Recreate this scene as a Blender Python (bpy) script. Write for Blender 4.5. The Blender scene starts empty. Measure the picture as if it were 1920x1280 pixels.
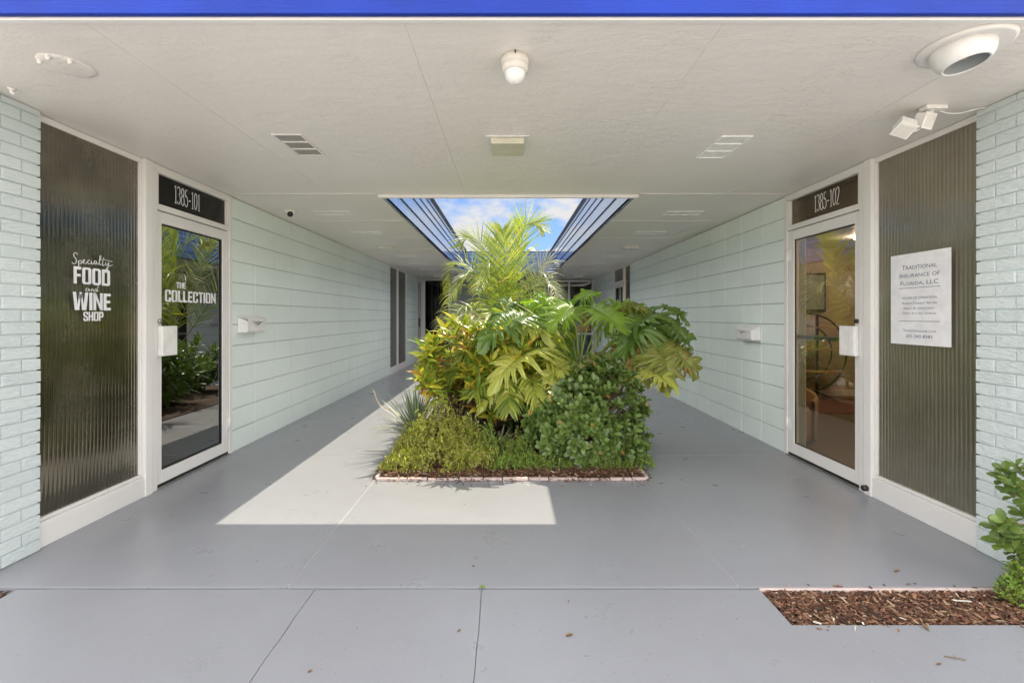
import bpy, math, random
from mathutils import Vector, Matrix, noise
R = math.radians
random.seed(7)
scene = bpy.context.scene
col = scene.collection

# ------------------------------------------------------------------ camera
H = 1.298          # eye height
CZ = 2.44          # soffit height
F = 860.0
cam_d = bpy.data.cameras.new('camera'); cam = bpy.data.objects.new('camera', cam_d); col.objects.link(cam)
cam.location = (0, 0, H); cam.rotation_euler = (R(90), 0, 0)
cam_d.sensor_width = 36; cam_d.lens = 36 * F / 1920
cam_d.shift_x = 7 / 1920; cam_d.shift_y = -47 / 1920
cam_d.clip_start = 0.05; cam_d.clip_end = 2000
scene.camera = cam
def P(px, py, Y):                      # design aid: photo position at a distance Y -> world point
    return Vector(((px - 953) * Y / F, Y, H - (py - 593) * Y / F))

# ------------------------------------------------------------------ light
SUN = Vector((0.262, 0.607, 1.0)).normalized()
EL = math.asin(SUN.z); AZ = math.atan2(SUN.x, SUN.y)
world = bpy.data.worlds.new("World"); scene.world = world; world.use_nodes = True
wn = world.node_tree; N = wn.nodes; Lk = wn.links
for n in list(N): N.remove(n)
wo = N.new('ShaderNodeOutputWorld'); bg = N.new('ShaderNodeBackground'); bg.inputs[1].default_value = 0.055
sky = N.new('ShaderNodeTexSky'); sky.sky_type = 'NISHITA'; sky.sun_disc = False
sky.sun_elevation = EL; sky.sun_rotation = AZ; sky.dust_density = 0.6; sky.ozone_density = 1.3
tc = N.new('ShaderNodeTexCoord'); mp = N.new('ShaderNodeMapping'); mp.inputs['Scale'].default_value = (1.0, 1.0, 2.2)
mp.inputs['Location'].default_value = (0.35, 0.1, 0.62)
nz = N.new('ShaderNodeTexNoise'); nz.inputs['Scale'].default_value = 6.5; nz.inputs['Detail'].default_value = 9; nz.inputs['Roughness'].default_value = 0.56
rp = N.new('ShaderNodeValToRGB'); rp.color_ramp.elements[0].position = 0.41; rp.color_ramp.elements[1].position = 0.54
mx = N.new('ShaderNodeMix'); mx.data_type = 'RGBA'
# unseen clouds behind the camera and overhead are boosted to lift the shade
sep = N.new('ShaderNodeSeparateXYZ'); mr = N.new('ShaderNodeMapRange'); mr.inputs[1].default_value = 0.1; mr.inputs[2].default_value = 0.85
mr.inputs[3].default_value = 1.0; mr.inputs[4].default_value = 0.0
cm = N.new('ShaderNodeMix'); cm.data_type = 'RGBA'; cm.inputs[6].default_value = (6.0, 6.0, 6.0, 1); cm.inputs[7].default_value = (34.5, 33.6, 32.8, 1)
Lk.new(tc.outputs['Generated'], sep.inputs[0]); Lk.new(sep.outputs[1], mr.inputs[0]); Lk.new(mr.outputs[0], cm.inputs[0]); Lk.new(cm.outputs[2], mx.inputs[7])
Lk.new(tc.outputs['Generated'], mp.inputs[0]); Lk.new(mp.outputs[0], nz.inputs[0]); Lk.new(nz.outputs[0], rp.inputs[0])
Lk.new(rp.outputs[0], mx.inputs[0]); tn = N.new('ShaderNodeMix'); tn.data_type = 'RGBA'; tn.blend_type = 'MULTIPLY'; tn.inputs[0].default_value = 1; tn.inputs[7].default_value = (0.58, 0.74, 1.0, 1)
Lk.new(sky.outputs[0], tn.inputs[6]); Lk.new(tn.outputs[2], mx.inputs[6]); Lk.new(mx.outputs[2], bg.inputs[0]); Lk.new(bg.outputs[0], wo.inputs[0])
sun_d = bpy.data.lights.new('sun', 'SUN'); sun_d.energy = 2.6; sun_d.angle = R(0.5); sun_d.color = (1, 0.90, 0.72)
sun = bpy.data.objects.new('sun', sun_d); col.objects.link(sun); sun.location = SUN * 30
sun.rotation_euler = SUN.to_track_quat('Z', 'Y').to_euler()
scene.view_settings.view_transform = 'Standard'; scene.view_settings.look = 'None'
scene.view_settings.gamma = 1; scene.view_settings.use_curve_mapping = False
scene.view_settings.exposure = 1.32

# ------------------------------------------------------------------ materials
class Mat:
    def __init__(s, name):
        s.m = bpy.data.materials.new(name); s.m.use_nodes = True; s.t = s.m.node_tree
        s.b = s.t.nodes['Principled BSDF']; s.out = s.t.nodes['Material Output']
        s.co = s.n('ShaderNodeTexCoord').outputs['Object']
    def n(s, k, **kw):
        x = s.t.nodes.new(k)
        for a, v in kw.items(): setattr(x, a, v)
        return x
    def l(s, a, b): s.t.links.new(a, b)
    def noise(s, scale, detail=4, rough=0.55, stretch=None, vec=None):
        x = s.n('ShaderNodeTexNoise'); x.inputs['Scale'].default_value = scale; x.inputs['Detail'].default_value = detail
        x.inputs['Roughness'].default_value = rough
        v = vec or s.co
        if stretch:
            m = s.n('ShaderNodeMapping'); m.inputs['Scale'].default_value = stretch; s.l(v, m.inputs[0]); v = m.outputs[0]
        s.l(v, x.inputs['Vector']); return x.outputs[0]
    def ramp(s, fac, stops):
        x = s.n('ShaderNodeValToRGB'); e = x.color_ramp.elements
        while len(e) < len(stops): e.new(0.5)
        for i, (p, c) in enumerate(stops):
            e[i].position = p; e[i].color = (*c, 1) if len(c) == 3 else c
        s.l(fac, x.inputs[0]); return x.outputs[0]
    def bump(s, h, strength=0.3, dist=0.01, prev=None):
        x = s.n('ShaderNodeBump'); x.inputs['Strength'].default_value = strength; x.inputs['Distance'].default_value = dist
        s.l(h, x.inputs['Height'])
        if prev: s.l(prev, x.inputs['Normal'])
        return x.outputs[0]
    def mix(s, f, a, b, mode='MIX'):
        x = s.n('ShaderNodeMix'); x.data_type = 'RGBA'; x.blend_type = mode
        for v, i in ((f, 0), (a, 6), (b, 7)):
            if hasattr(v, 'is_output'): s.l(v, x.inputs[i])
            else: x.inputs[i].default_value = v if i == 0 else (*v, 1)
        return x.outputs[2]
    def set(s, **kw):
        for k, v in kw.items():
            i = s.b.inputs[{'color': 'Base Color', 'rough': 'Roughness', 'normal': 'Normal', 'metal': 'Metallic', 'spec': 'Specular IOR Level', 'coat': 'Coat Weight', 'coat_rough': 'Coat Roughness'}[k]]
            if hasattr(v, 'is_output'): s.l(v, i)
            else: i.default_value = (*v, 1) if isinstance(v, tuple) else v
        return s

def paint(name, c, rough=0.45, var=0.06, bscale=60, bstr=0.15, dist=0.004, streak=None, big=1.3):
    m = Mat(name)
    a = m.noise(big, 5, 0.6)
    lo = tuple(x * (1 - var) for x in c); hi = tuple(min(1, x * (1 + var * .6)) for x in c)
    base = m.ramp(a, [(0.3, lo), (0.7, hi)])
    b = m.noise(bscale, 5, 0.6, stretch=streak)
    r = m.ramp(m.noise(4, 5), [(0.3, (rough * .8,) * 3), (0.7, (min(1, rough * 1.2),) * 3)])
    m.set(color=base, rough=r, normal=m.bump(b, bstr, dist))
    return m.m
def plain(name, c, rough=0.5, metal=0.0, spec=0.5):
    m = Mat(name); a = m.noise(14, 3)
    base = m.ramp(a, [(0.3, tuple(x * .9 for x in c)), (0.7, tuple(min(1, x * 1.05) for x in c))])
    m.set(color=base, rough=rough, metal=metal, spec=spec); return m.m

# soffit: painted stucco board with ridges and paint runs
def soffit_mat(name, c):
    m = Mat(name)
    base = m.ramp(m.noise(0.8, 6, 0.6), [(0.3, tuple(x * .93 for x in c)), (0.7, c)])
    fine = m.noise(38, 8, 0.7, stretch=(1, 3.0, 1))
    mid = m.noise(5, 4, 0.6, stretch=(1, 2.2, 1))
    ridge = m.ramp(m.noise(7, 6, 0.62, stretch=(1, 3.2, 1)), [(0.48, (0,) * 3), (0.50, (1,) * 3), (0.52, (0,) * 3)])
    mask = m.ramp(m.noise(1.7, 3, 0.5), [(0.5, (0,) * 3), (0.62, (1,) * 3)])
    rm = m.mix(1.0, ridge, mask, 'MULTIPLY')
    n1 = m.bump(fine, 0.45, 0.005); n2 = m.bump(mid, 0.25, 0.015, n1); n3 = m.bump(rm, 0.6, 0.003, n2)
    base = m.mix(m.mix(1.0, rm, (0.5, 0.5, 0.5), 'MULTIPLY'), base, (0.93, 0.92, 0.90))
    m.set(color=base, rough=0.36, normal=n3); return m.m
M = {}
M['soffit'] = soffit_mat('painted_soffit', (0.86, 0.82, 0.775))
M['white'] = paint('white_paint', (0.80, 0.78, 0.75), 0.4, 0.05, 50, 0.12, 0.003)
M['whitemetal'] = plain('white_enamel', (0.82, 0.81, 0.78), 0.35)
M['mint'] = paint('mint_block_paint', (0.80, 0.88, 0.84), 0.5, 0.05, 45, 0.28, 0.004)
def brick_mat():
    m = Mat('mint_brick_paint')
    rnd = m.n('ShaderNodeNewGeometry').outputs['Random Per Island']
    base = m.ramp(rnd, [(0, (0.72, 0.80, 0.79)), (1, (0.80, 0.87, 0.86))])
    a = m.noise(26, 7, 0.65, stretch=(1, 1, 3.2)); b = m.noise(120, 3, 0.6)
    m.set(color=base, rough=0.5, normal=m.bump(a, 1.0, 0.016, m.bump(b, 0.4, 0.003))); return m.m
M['brick'] = brick_mat()
M['blockjoint'] = paint('block_joint_paint', (0.42, 0.47, 0.43), 0.6, 0.08, 60, 0.3)
M['mortar'] = paint('mint_mortar', (0.55, 0.62, 0.61), 0.6, 0.08, 60, 0.3)
M['blue'] = None
def blue_mat(name, c, rough):
    m = Mat(name)
    w = m.noise(6, 6, 0.65, stretch=(1.2, 9, 26)); f = m.noise(40, 4, 0.6, stretch=(1, 4, 8))
    base = m.ramp(m.noise(2, 4), [(0.3, tuple(x * .7 for x in c)), (0.7, c)])
    m.set(color=base, rough=rough, spec=.25, normal=m.bump(w, 0.45, 0.006, m.bump(f, 0.2, 0.002))); return m.m
M['blue'] = blue_mat('blue_fascia_paint', (0.008, 0.038, 0.34), 0.6)
def court_mat():
    m = Mat('courtyard_fascia_paint')
    c = (0.085, 0.16, 0.36)
    w = m.noise(5, 5, 0.6, stretch=(6, 1, 8)); f = m.noise(26, 4, 0.6, stretch=(1, 1, 1))
    base = m.ramp(m.noise(2.5, 5), [(0.3, tuple(x * .8 for x in c)), (0.7, tuple(x * 1.15 for x in c))])
    nb = m.bump(w, 0.25, 0.004)
    m.set(color=base, rough=m.ramp(f, [(0.3, (0.22,) * 3), (0.7, (0.35,) * 3)]), spec=.5, normal=nb)
    g = m.n('ShaderNodeBsdfGlossy'); g.inputs['Roughness'].default_value = .13; m.l(nb, g.inputs['Normal'])
    lw = m.n('ShaderNodeLayerWeight'); lw.inputs[0].default_value = .5; pw = m.n('ShaderNodeMath', operation='POWER'); m.l(lw.outputs['Facing'], pw.inputs[0]); pw.inputs[1].default_value = 2.6
    x = m.n('ShaderNodeMixShader'); m.l(pw.outputs[0], x.inputs[0]); m.l(m.b.outputs[0], x.inputs[1]); m.l(g.outputs[0], x.inputs[2]); m.l(x.outputs[0], m.out.inputs[0]); return m.m
M['court'] = court_mat()
def floor_mat(name, c, seed=0.0):
    m = Mat(name)
    big = m.noise(0.9, 5, 0.6); mid = m.noise(5, 6, 0.65)
    base = m.ramp(big, [(0.3, tuple(x * .93 for x in c)), (0.7, tuple(x * 1.04 for x in c))])
    base = m.mix(0.14, base, m.ramp(mid, [(0.30, tuple(x * .86 for x in c)), (0.65, tuple(x * 1.1 for x in c))]))
    sc = m.ramp(m.noise(7, 5, 0.6, stretch=(26, 0.9, 1)), [(0.66, (0,) * 3), (0.70, (1,) * 3)])
    scm = m.ramp(m.noise(1.1, 3, 0.5), [(0.50, (0,) * 3), (0.62, (.35,) * 3)])
    base = m.mix(m.mix(1.0, sc, scm, 'MULTIPLY'), base, tuple(x * 1.25 for x in c))
    sp = m.ramp(m.noise(85, 2, 0.5), [(0.72, (0,) * 3), (0.76, (1,) * 3)])
    base = m.mix(sp, base, tuple(x * 1.35 for x in c))
    dk = m.ramp(m.noise(60, 2, 0.5, stretch=(1, 1.3, 1)), [(0.24, (1,) * 3), (0.27, (0,) * 3)])
    base = m.mix(dk, base, tuple(x * .5 for x in c))
    fine = m.noise(70, 6, 0.7); brush = m.noise(9, 5, 0.6, stretch=(6, 0.7, 1)); und = m.noise(1.8, 3, 0.5)
    r = m.ramp(m.noise(3.2, 6, 0.6), [(0.25, (0.25,) * 3), (0.75, (0.37,) * 3)])
    m.set(color=base, rough=r, normal=m.bump(fine, 0.12, 0.003, m.bump(brush, 0.12, 0.004, m.bump(und, .10, .02)))); return m.m
M['floor'] = floor_mat('grey_floor_paint', (0.275, 0.281, 0.305))
M['walk'] = floor_mat('front_slab_paint', (0.275, 0.281, 0.305))
M['joint'] = paint('joint_grey', (0.24, 0.24, 0.25), 0.7)
M['lot'] = paint('pale_paving', (0.56, 0.52, 0.46), 0.8, 0.15, 30, 0.3)
M['black'] = plain('black_rubber', (0.012, 0.012, 0.012), 0.5)
M['steel'] = plain('brushed_steel', (0.55, 0.55, 0.53), 0.35, 1.0)
M['darkmetal'] = plain('dark_metal', (0.05, 0.045, 0.04), 0.4, 0.6)
M['vent'] = plain('bright_vent_enamel', (0.97, 0.97, 0.95), 0.4)
M['vinyl'] = plain('white_vinyl', (0.85, 0.85, 0.86), 0.5)
M['cream'] = plain('cream_plastic', (0.74, 0.71, 0.64), 0.4)
M['roof'] = paint('roof_membrane', (0.45, 0.45, 0.44), 0.8)
M['ink'] = plain('blue_grey_ink', (0.09, 0.10, 0.19), 0.6)
M['paper'] = plain('white_sign_board', (0.84, 0.83, 0.84), 0.45)
M['greywall'] = paint('grey_wall_paint', (0.30, 0.33, 0.34), 0.6)
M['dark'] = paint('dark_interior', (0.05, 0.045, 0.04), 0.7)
M['tanwall'] = paint('tan_interior_wall', (0.50, 0.40, 0.30), 0.7)
def wood_mat():
    m = Mat('wood_floor'); w = m.noise(3, 6, 0.6, stretch=(14, 1, 1))
    m.set(color=m.ramp(w, [(0.3, (0.09, 0.065, 0.045)), (0.7, (0.21, 0.155, 0.105))]), rough=0.35); return m.m
M['wood'] = wood_mat()
M['fabric'] = paint('tan_boucle', (0.50, 0.33, 0.17), 0.9, 0.2, 180, 0.6, 0.006)
def fluted(name, c, c2, trans, gl, tint=(0.9, 0.9, 0.88)):
    m = Mat(name)
    base = m.ramp(m.noise(2.2, 6, 0.68, stretch=(1, 1, 0.7)), [(0.42, c), (0.58, c2)])
    m.set(color=base, rough=0.45, spec=0.3)
    tr = m.n('ShaderNodeBsdfTranslucent'); m.l(base, tr.inputs[0])
    a = m.n('ShaderNodeMixShader'); a.inputs[0].default_value = trans
    m.l(m.b.outputs[0], a.inputs[1]); m.l(tr.outputs[0], a.inputs[2])
    g = m.n('ShaderNodeBsdfGlossy'); g.inputs['Roughness'].default_value = 0.07; g.inputs[0].default_value = (*tint, 1)
    lw = m.n('ShaderNodeLayerWeight'); lw.inputs[0].default_value = 0.5
    pw = m.n('ShaderNodeMath', operation='POWER'); m.l(lw.outputs['Facing'], pw.inputs[0]); pw.inputs[1].default_value = 4
    fr = m.n('ShaderNodeMath', operation='MULTIPLY_ADD'); m.l(pw.outputs[0], fr.inputs[0]); fr.inputs[1].default_value = 1 - gl; fr.inputs[2].default_value = gl
    fm = m.ramp(m.noise(3.5, 6, 0.7), [(0.3, (0.65,) * 3), (0.6, (1,) * 3)])
    mm = m.n('ShaderNodeMath', operation='MULTIPLY'); m.l(fr.outputs[0], mm.inputs[0]); m.l(fm, mm.inputs[1])
    b = m.n('ShaderNodeMixShader'); m.l(mm.outputs[0], b.inputs[0]); m.l(a.outputs[0], b.inputs[1]); m.l(g.outputs[0], b.inputs[2])
    m.l(b.outputs[0], m.out.inputs[0]); return m.m
M['fluted_dark'] = fluted('dark_fluted_glass', (0.012, 0.010, 0.007), (0.062, 0.057, 0.044), 0.2, 0.22, (0.96, 0.88, 0.72))
M['fluted_brown'] = fluted('brown_fluted_glass', (0.185, 0.168, 0.122), (0.225, 0.205, 0.15), 0.45, 0.22, (0.95, 0.91, 0.80))
M['fluted_grey'] = fluted('grey_fluted_glass', (0.16, 0.155, 0.14), (0.19, 0.18, 0.165), 0.3, 0.06)
def glass(name, tint, f0):
    m = Mat(name); m.t.nodes.remove(m.b)
    t = m.n('ShaderNodeBsdfTransparent'); t.inputs[0].default_value = (*tint, 1)
    g = m.n('ShaderNodeBsdfGlossy'); g.inputs['Roughness'].default_value = 0.0
    lw = m.n('ShaderNodeLayerWeight'); lw.inputs[0].default_value = 0.5
    pw = m.n('ShaderNodeMath', operation='POWER'); m.l(lw.outputs['Facing'], pw.inputs[0]); pw.inputs[1].default_value = 4
    ma = m.n('ShaderNodeMath', operation='MULTIPLY_ADD'); m.l(pw.outputs[0], ma.inputs[0]); ma.inputs[1].default_value = 1 - f0; ma.inputs[2].default_value = f0
    x = m.n('ShaderNodeMixShader'); m.l(ma.outputs[0], x.inputs[0]); m.l(t.outputs[0], x.inputs[1]); m.l(g.outputs[0], x.inputs[2])
    m.l(x.outputs[0], m.out.inputs[0]); return m.m
M['glass_dark'] = glass('dark_tinted_glass', (0.15, 0.15, 0.145), 0.44)
M['glass'] = glass('tinted_glass', (0.86, 0.85, 0.80), 0.17)
M['glass_far'] = glass('dark_doorway_glass', (0.25, 0.25, 0.25), 0.02)
M['glass_clear'] = glass('clear_glass', (0.88, 0.88, 0.87), 0.05)

def leaf_mat(name, stops, rough=0.35, trans=0.35, brown=0, spec=0.5, glow=(1.2, 1.25, .5)):
    m = Mat(name)
    rnd = m.n('ShaderNodeNewGeometry').outputs['Random Per Island']
    base = m.ramp(rnd, stops)
    n = m.noise(9, 4, 0.6)
    base = m.mix(0.5, base, m.mix(1.0, base, m.ramp(n, [(0.3, (0.62,) * 3), (0.7, (1.25,) * 3)]), 'MULTIPLY'))
    if brown: base = m.mix(m.ramp(m.noise(11, 6, .7), [(.60 - brown, (0,) * 3), (.66 - brown, (.85,) * 3)]), base, (.36, .20, .07))
    m.set(color=base, rough=rough, spec=spec, normal=m.bump(m.noise(40, 3), 0.15, 0.004))
    tr = m.n('ShaderNodeBsdfTranslucent')
    m.l(m.mix(1.0, base, glow, 'MULTIPLY'), tr.inputs[0])
    a = m.n('ShaderNodeMixShader'); a.inputs[0].default_value = trans
    m.l(m.b.outputs[0], a.inputs[1]); m.l(tr.outputs[0], a.inputs[2]); m.l(a.outputs[0], m.out.inputs[0]); return m.m
M['palm'] = leaf_mat('palm_leaflet', [(0, (0.16, 0.24, 0.04)), (0.5, (0.32, 0.40, 0.07)), (0.9, (0.50, 0.52, 0.10)), (1, (0.58, 0.46, 0.14))], 0.38, 0.5)
M['palm_pale'] = leaf_mat('pale_palm_leaflet', [(0, (0.20, 0.20, 0.13)), (0.6, (0.36, 0.36, 0.26)), (1, (0.22, 0.26, 0.10))], 0.33, 0.25)
M['philo'] = leaf_mat('split_leaf_green', [(0, (0.20, 0.34, 0.04)), (1, (0.30, 0.46, 0.06))], 0.27, 0.5)
M['philo_dark'] = leaf_mat('split_leaf_dark', [(0, (0.10, 0.19, 0.03)), (1, (0.16, 0.26, 0.05))], 0.27, 0.3)
M['philo_olive'] = leaf_mat('split_leaf_olive', [(0, (0.24, 0.27, 0.05)), (1, (0.30, 0.33, 0.07))], 0.35, 0.3, .06)
M['philo_pale'] = leaf_mat('split_leaf_yellow', [(0, (0.48, 0.55, 0.10)), (1, (0.58, 0.60, 0.13))], 0.27, 0.35, .01)
M['croton'] = leaf_mat('croton_leaf', [(0, (0.12, 0.22, 0.03)), (0.35, (0.26, 0.38, 0.04)), (0.6, (0.50, 0.54, 0.06)), (0.86, (0.72, 0.64, 0.08)), (0.95, (0.62, 0.36, 0.06)), (1, (0.42, 0.16, 0.05))], 0.3, 0.35, glow=(1.2, 1.1, .6))
M['clusia'] = leaf_mat('round_dark_leaf', [(0, (0.075, 0.13, 0.028)), (0.6, (0.16, 0.24, 0.05)), (0.975, (0.18, 0.27, 0.09)), (0.988, (0.45, 0.25, 0.06)), (1, (0.40, 0.32, 0.10))], 0.26, 0.2)
M['cover'] = leaf_mat('small_light_leaf', [(0, (0.34, 0.44, 0.06)), (0.5, (0.62, 0.66, 0.14)), (0.9, (0.78, 0.76, 0.34)), (1, (0.50, 0.34, 0.16))], 0.45, 0.6)
M['cover_green'] = leaf_mat('small_green_leaf', [(0, (0.16, 0.32, 0.04)), (0.6, (0.28, 0.44, 0.06)), (1, (0.32, 0.40, 0.08))], 0.4, 0.35)
M['strap'] = leaf_mat('strap_leaf', [(0, (0.16, 0.22, 0.13)), (1, (0.28, 0.34, 0.20))], 0.4, 0.2)
M['dead'] = leaf_mat('dry_leaf', [(0, (0.16, 0.08, 0.035)), (1, (0.35, 0.21, 0.10))], 0.7, 0.15, glow=(1, .8, .5))
M['stem'] = plain('green_stem', (0.22, 0.27, 0.07), 0.4)
M['bark'] = paint('plant_bark', (0.16, 0.12, 0.08), 0.8, 0.25, 60, 0.6, 0.01)
M['twig'] = plain('brown_twig', (0.20, 0.13, 0.07), 0.7)
M['drystem'] = plain('dry_stem', (0.55, 0.42, 0.24), 0.7)
def mulch_mat():
    m = Mat('wood_mulch'); rnd = m.n('ShaderNodeNewGeometry').outputs['Random Per Island']
    m.set(color=m.ramp(rnd, [(0, (0.04, 0.02, 0.012)), (0.35, (0.10, 0.045, 0.025)), (0.62, (0.19, 0.08, 0.045)), (0.85, (0.28, 0.15, 0.085)), (0.95, (0.40, 0.28, 0.17)), (0.985, (0.50, 0.40, 0.28)), (1, (0.75, 0.70, 0.62))]), rough=0.8,
          normal=m.bump(m.noise(120, 4), 0.4, 0.003)); return m.m
M['mulch'] = mulch_mat()
M['soil'] = paint('dark_soil', (0.07, 0.04, 0.025), 0.95, 0.3, 50, 0.9, 0.02)
M['edging'] = paint('pinkish_edging_block', (0.60, 0.48, 0.44), 0.7, 0.2, 40, 0.4, 0.004, big=9)
def emit(name, c, s):
    m = Mat(name); m.b.inputs['Emission Color'].default_value = (*c, 1); m.b.inputs['Emission Strength'].default_value = s; m.set(color=c); return m.m
M['lamp'] = emit('warm_lamp', (1, 0.72, 0.42), 26)
M['lamp_bright'] = emit('bright_warm_lamp', (1, 0.76, 0.48), 30)

# ------------------------------------------------------------------ mesh helpers
class MB:
    def __init__(s): s.v = []; s.f = []; s.sm = []
    def add(s, vs, fs, smooth=False):
        o = len(s.v); s.v += [tuple(v) for v in vs]; s.f += [tuple(i + o for i in f) for f in fs]; s.sm += [smooth] * len(fs); return s
    def box(s, x0, x1, y0, y1, z0, z1):
        vs = [(x, y, z) for x in (x0, x1) for y in (y0, y1) for z in (z0, z1)]
        return s.add(vs, [(0, 1, 3, 2), (4, 6, 7, 5), (0, 4, 5, 1), (2, 3, 7, 6), (0, 2, 6, 4), (1, 5, 7, 3)])
    def cbox(s, c, u, v, w):            # centre and three half-vectors
        c, u, v, w = map(Vector, (c, u, v, w))
        vs = [c + u * a + v * b + w * d for a in (-1, 1) for b in (-1, 1) for d in (-1, 1)]
        return s.add(vs, [(0, 1, 3, 2), (4, 6, 7, 5), (0, 4, 5, 1), (2, 3, 7, 6), (0, 2, 6, 4), (1, 5, 7, 3)])
    def prism(s, poly, z0, z1):
        n = len(poly); vs = [(x, y, z0) for x, y in poly] + [(x, y, z1) for x, y in poly]
        return s.add(vs, [tuple(range(n - 1, -1, -1)), tuple(range(n, 2 * n))] + [(i, (i + 1) % n, n + (i + 1) % n, n + i) for i in range(n)])
    def tube(s, pts, r, n=8, cap=True):
        pts = [Vector(p) for p in pts]; m = len(pts)
        rs = r if isinstance(r, (list, tuple)) else [r] * m
        vs = []; up = Vector((0.31, 0.17, 0.93)).normalized()
        for i, p in enumerate(pts):
            t = (pts[min(i + 1, m - 1)] - pts[max(i - 1, 0)]).normalized()
            a = t.cross(up)
            if a.length < 1e-3: a = t.cross(Vector((1, 0, 0)))
            a.normalize(); b = t.cross(a).normalized()
            for k in range(n):
                th = 2 * math.pi * k / n; vs.append(p + (a * math.cos(th) + b * math.sin(th)) * rs[i])
        fs = [(i * n + k, i * n + (k + 1) % n, (i + 1) * n + (k + 1) % n, (i + 1) * n + k) for i in range(m - 1) for k in range(n)]
        if cap: fs += [tuple(range(n - 1, -1, -1)), tuple(range((m - 1) * n, m * n))]
        return s.add(vs, fs, True)
    def lathe(s, prof, c, axis=(0, 0, 1), n=28):       # profile (r, h)
        c = Vector(c); w = Vector(axis).normalized(); q = w.to_track_quat('Z', 'Y')
        vs = [c + q @ Vector((r * math.cos(2 * math.pi * k / n), r * math.sin(2 * math.pi * k / n), h)) for r, h in prof for k in range(n)]
        m = len(prof)
        fs = [(i * n + k, i * n + (k + 1) % n, (i + 1) * n + (k + 1) % n, (i + 1) * n + k) for i in range(m - 1) for k in range(n)]
        return s.add(vs, fs, True)
    def leaf(s, p, d, up, L, W, n=4, curl=0.25, fold=0.25, shape='oval'):
        p = Vector(p); d = Vector(d).normalized(); up = Vector(up)
        a = d.cross(up)
        if a.length < 1e-3: a = d.cross(Vector((1, 0.2, 0)))
        a.normalize(); u = a.cross(d).normalized()
        vs = []
        for i in range(n + 1):
            t = i / n
            if shape == 'oval': w = math.sin(math.pi * min(0.97, 0.04 + t * 0.94)) ** 0.75
            elif shape == 'obovate': w = math.sin(math.pi * (t ** 1.35 * 0.93 + 0.03)) ** 0.6
            elif shape == 'lance': w = math.sin(math.pi * min(.98, t ** 0.8 * .97 + .015)) ** 1.0
            else: w = (1 - t) ** 0.8 * min(1, .5 + t * 4)
            c = p + d * (L * t) * (1 - curl * t * .25) + u * (-curl * L * t * t * 0.7)
            hw = W * .5 * w; lift = u * (fold * hw)
            vs += [c - a * hw + lift, c, c + a * hw + lift]
        fs = []
        for i in range(n):
            b = i * 3; fs += [(b, b + 1, b + 4, b + 3), (b + 1, b + 2, b + 5, b + 4)]
        return s.add(vs, fs, n > 2)
    def obj(s, name, mat, parent=None, bevel=0, seg=2, loc=None):
        me = bpy.data.meshes.new(name)
        root = parent
        while root is not None and root.parent is not None: root = root.parent
        off = Vector(root.location) if root is not None else Vector(loc or (0, 0, 0))
        me.from_pydata([(v[0] - off.x, v[1] - off.y, v[2] - off.z) for v in s.v], [], s.f)
        me.polygons.foreach_set('use_smooth', s.sm)
        me.update()
        me.materials.append(mat)
        o = bpy.data.objects.new(name, me); col.objects.link(o)
        if parent is not None: o.parent = parent
        else: o.location = off
        if bevel:
            b = o.modifiers.new('bevel', 'BEVEL'); b.width = bevel; b.segments = seg; b.limit_method = 'ANGLE'; b.angle_limit = R(40)
        return o
def tag(o, label=None, cat=None, group=None, kind=None):
    for k, v in (('label', label), ('category', cat), ('group', group), ('kind', kind)):
        if v: o[k] = v
    return o
def thing(name, loc, label, cat, group=None):
    o = bpy.data.objects.new(name, None); col.objects.link(o); o.location = loc; o.empty_display_size = 0.1
    return tag(o, label, cat, group)
def kids(o): return [c for c in bpy.data.objects if c.parent == o]
def copy_tree(o, parent=None):
    c = o.copy(); col.objects.link(c)
    if parent is not None: c.parent = parent
    for k in kids(o): copy_tree(k, c)
    return c
def spline(pts, n=6):
    pts = [Vector(p) for p in pts]; q = [pts[0] * 2 - pts[1]] + pts + [pts[-1] * 2 - pts[-2]]; out = []
    for i in range(1, len(q) - 2):
        for k in range(n):
            t = k / n; a, b, c, d = q[i - 1], q[i], q[i + 1], q[i + 2]
            out.append(0.5 * ((2 * b) + (c - a) * t + (2 * a - 5 * b + 4 * c - d) * t * t + (3 * b - a - 3 * c + d) * t ** 3))
    out.append(pts[-1]); return out
# lettering: frame gives origin, right and up axes and outward normal
def text_mesh(body, size=1.0, offset=0.0, small_caps=False, spacing=1.0):
    cu = bpy.data.curves.new('t', 'FONT'); cu.body = body; cu.size = size; cu.offset = offset; cu.resolution_u = 3
    cu.space_character = spacing; cu.align_x = 'CENTER'
    if small_caps:
        cu.small_caps_scale = 0.78
        for f in cu.body_format: f.use_small_caps = True
    o = bpy.data.objects.new('t', cu); col.objects.link(o)
    dg = bpy.context.evaluated_depsgraph_get(); dg.update()
    me = bpy.data.meshes.new_from_object(o.evaluated_get(dg))
    vs = [v.co.copy() for v in me.vertices]; fs = [tuple(p.vertices) for p in me.polygons]
    bpy.data.objects.remove(o); bpy.data.curves.remove(cu); bpy.data.meshes.remove(me)
    return vs, fs
def letters(mb, body, center, right, up, width, height, offset=0.0, small_caps=False, spacing=1.0):
    vs, fs = text_mesh(body, 1.0, offset, small_caps, spacing)
    x0 = min(v.x for v in vs); x1 = max(v.x for v in vs); y0 = min(v.y for v in vs); y1 = max(v.y for v in vs)
    c = Vector(center); r = Vector(right); u = Vector(up)
    mb.add([c + r * ((v.x - (x0 + x1) / 2) / (x1 - x0) * width) + u * ((v.y - (y0 + y1) / 2) / (y1 - y0) * height) for v in vs], fs)
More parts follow.
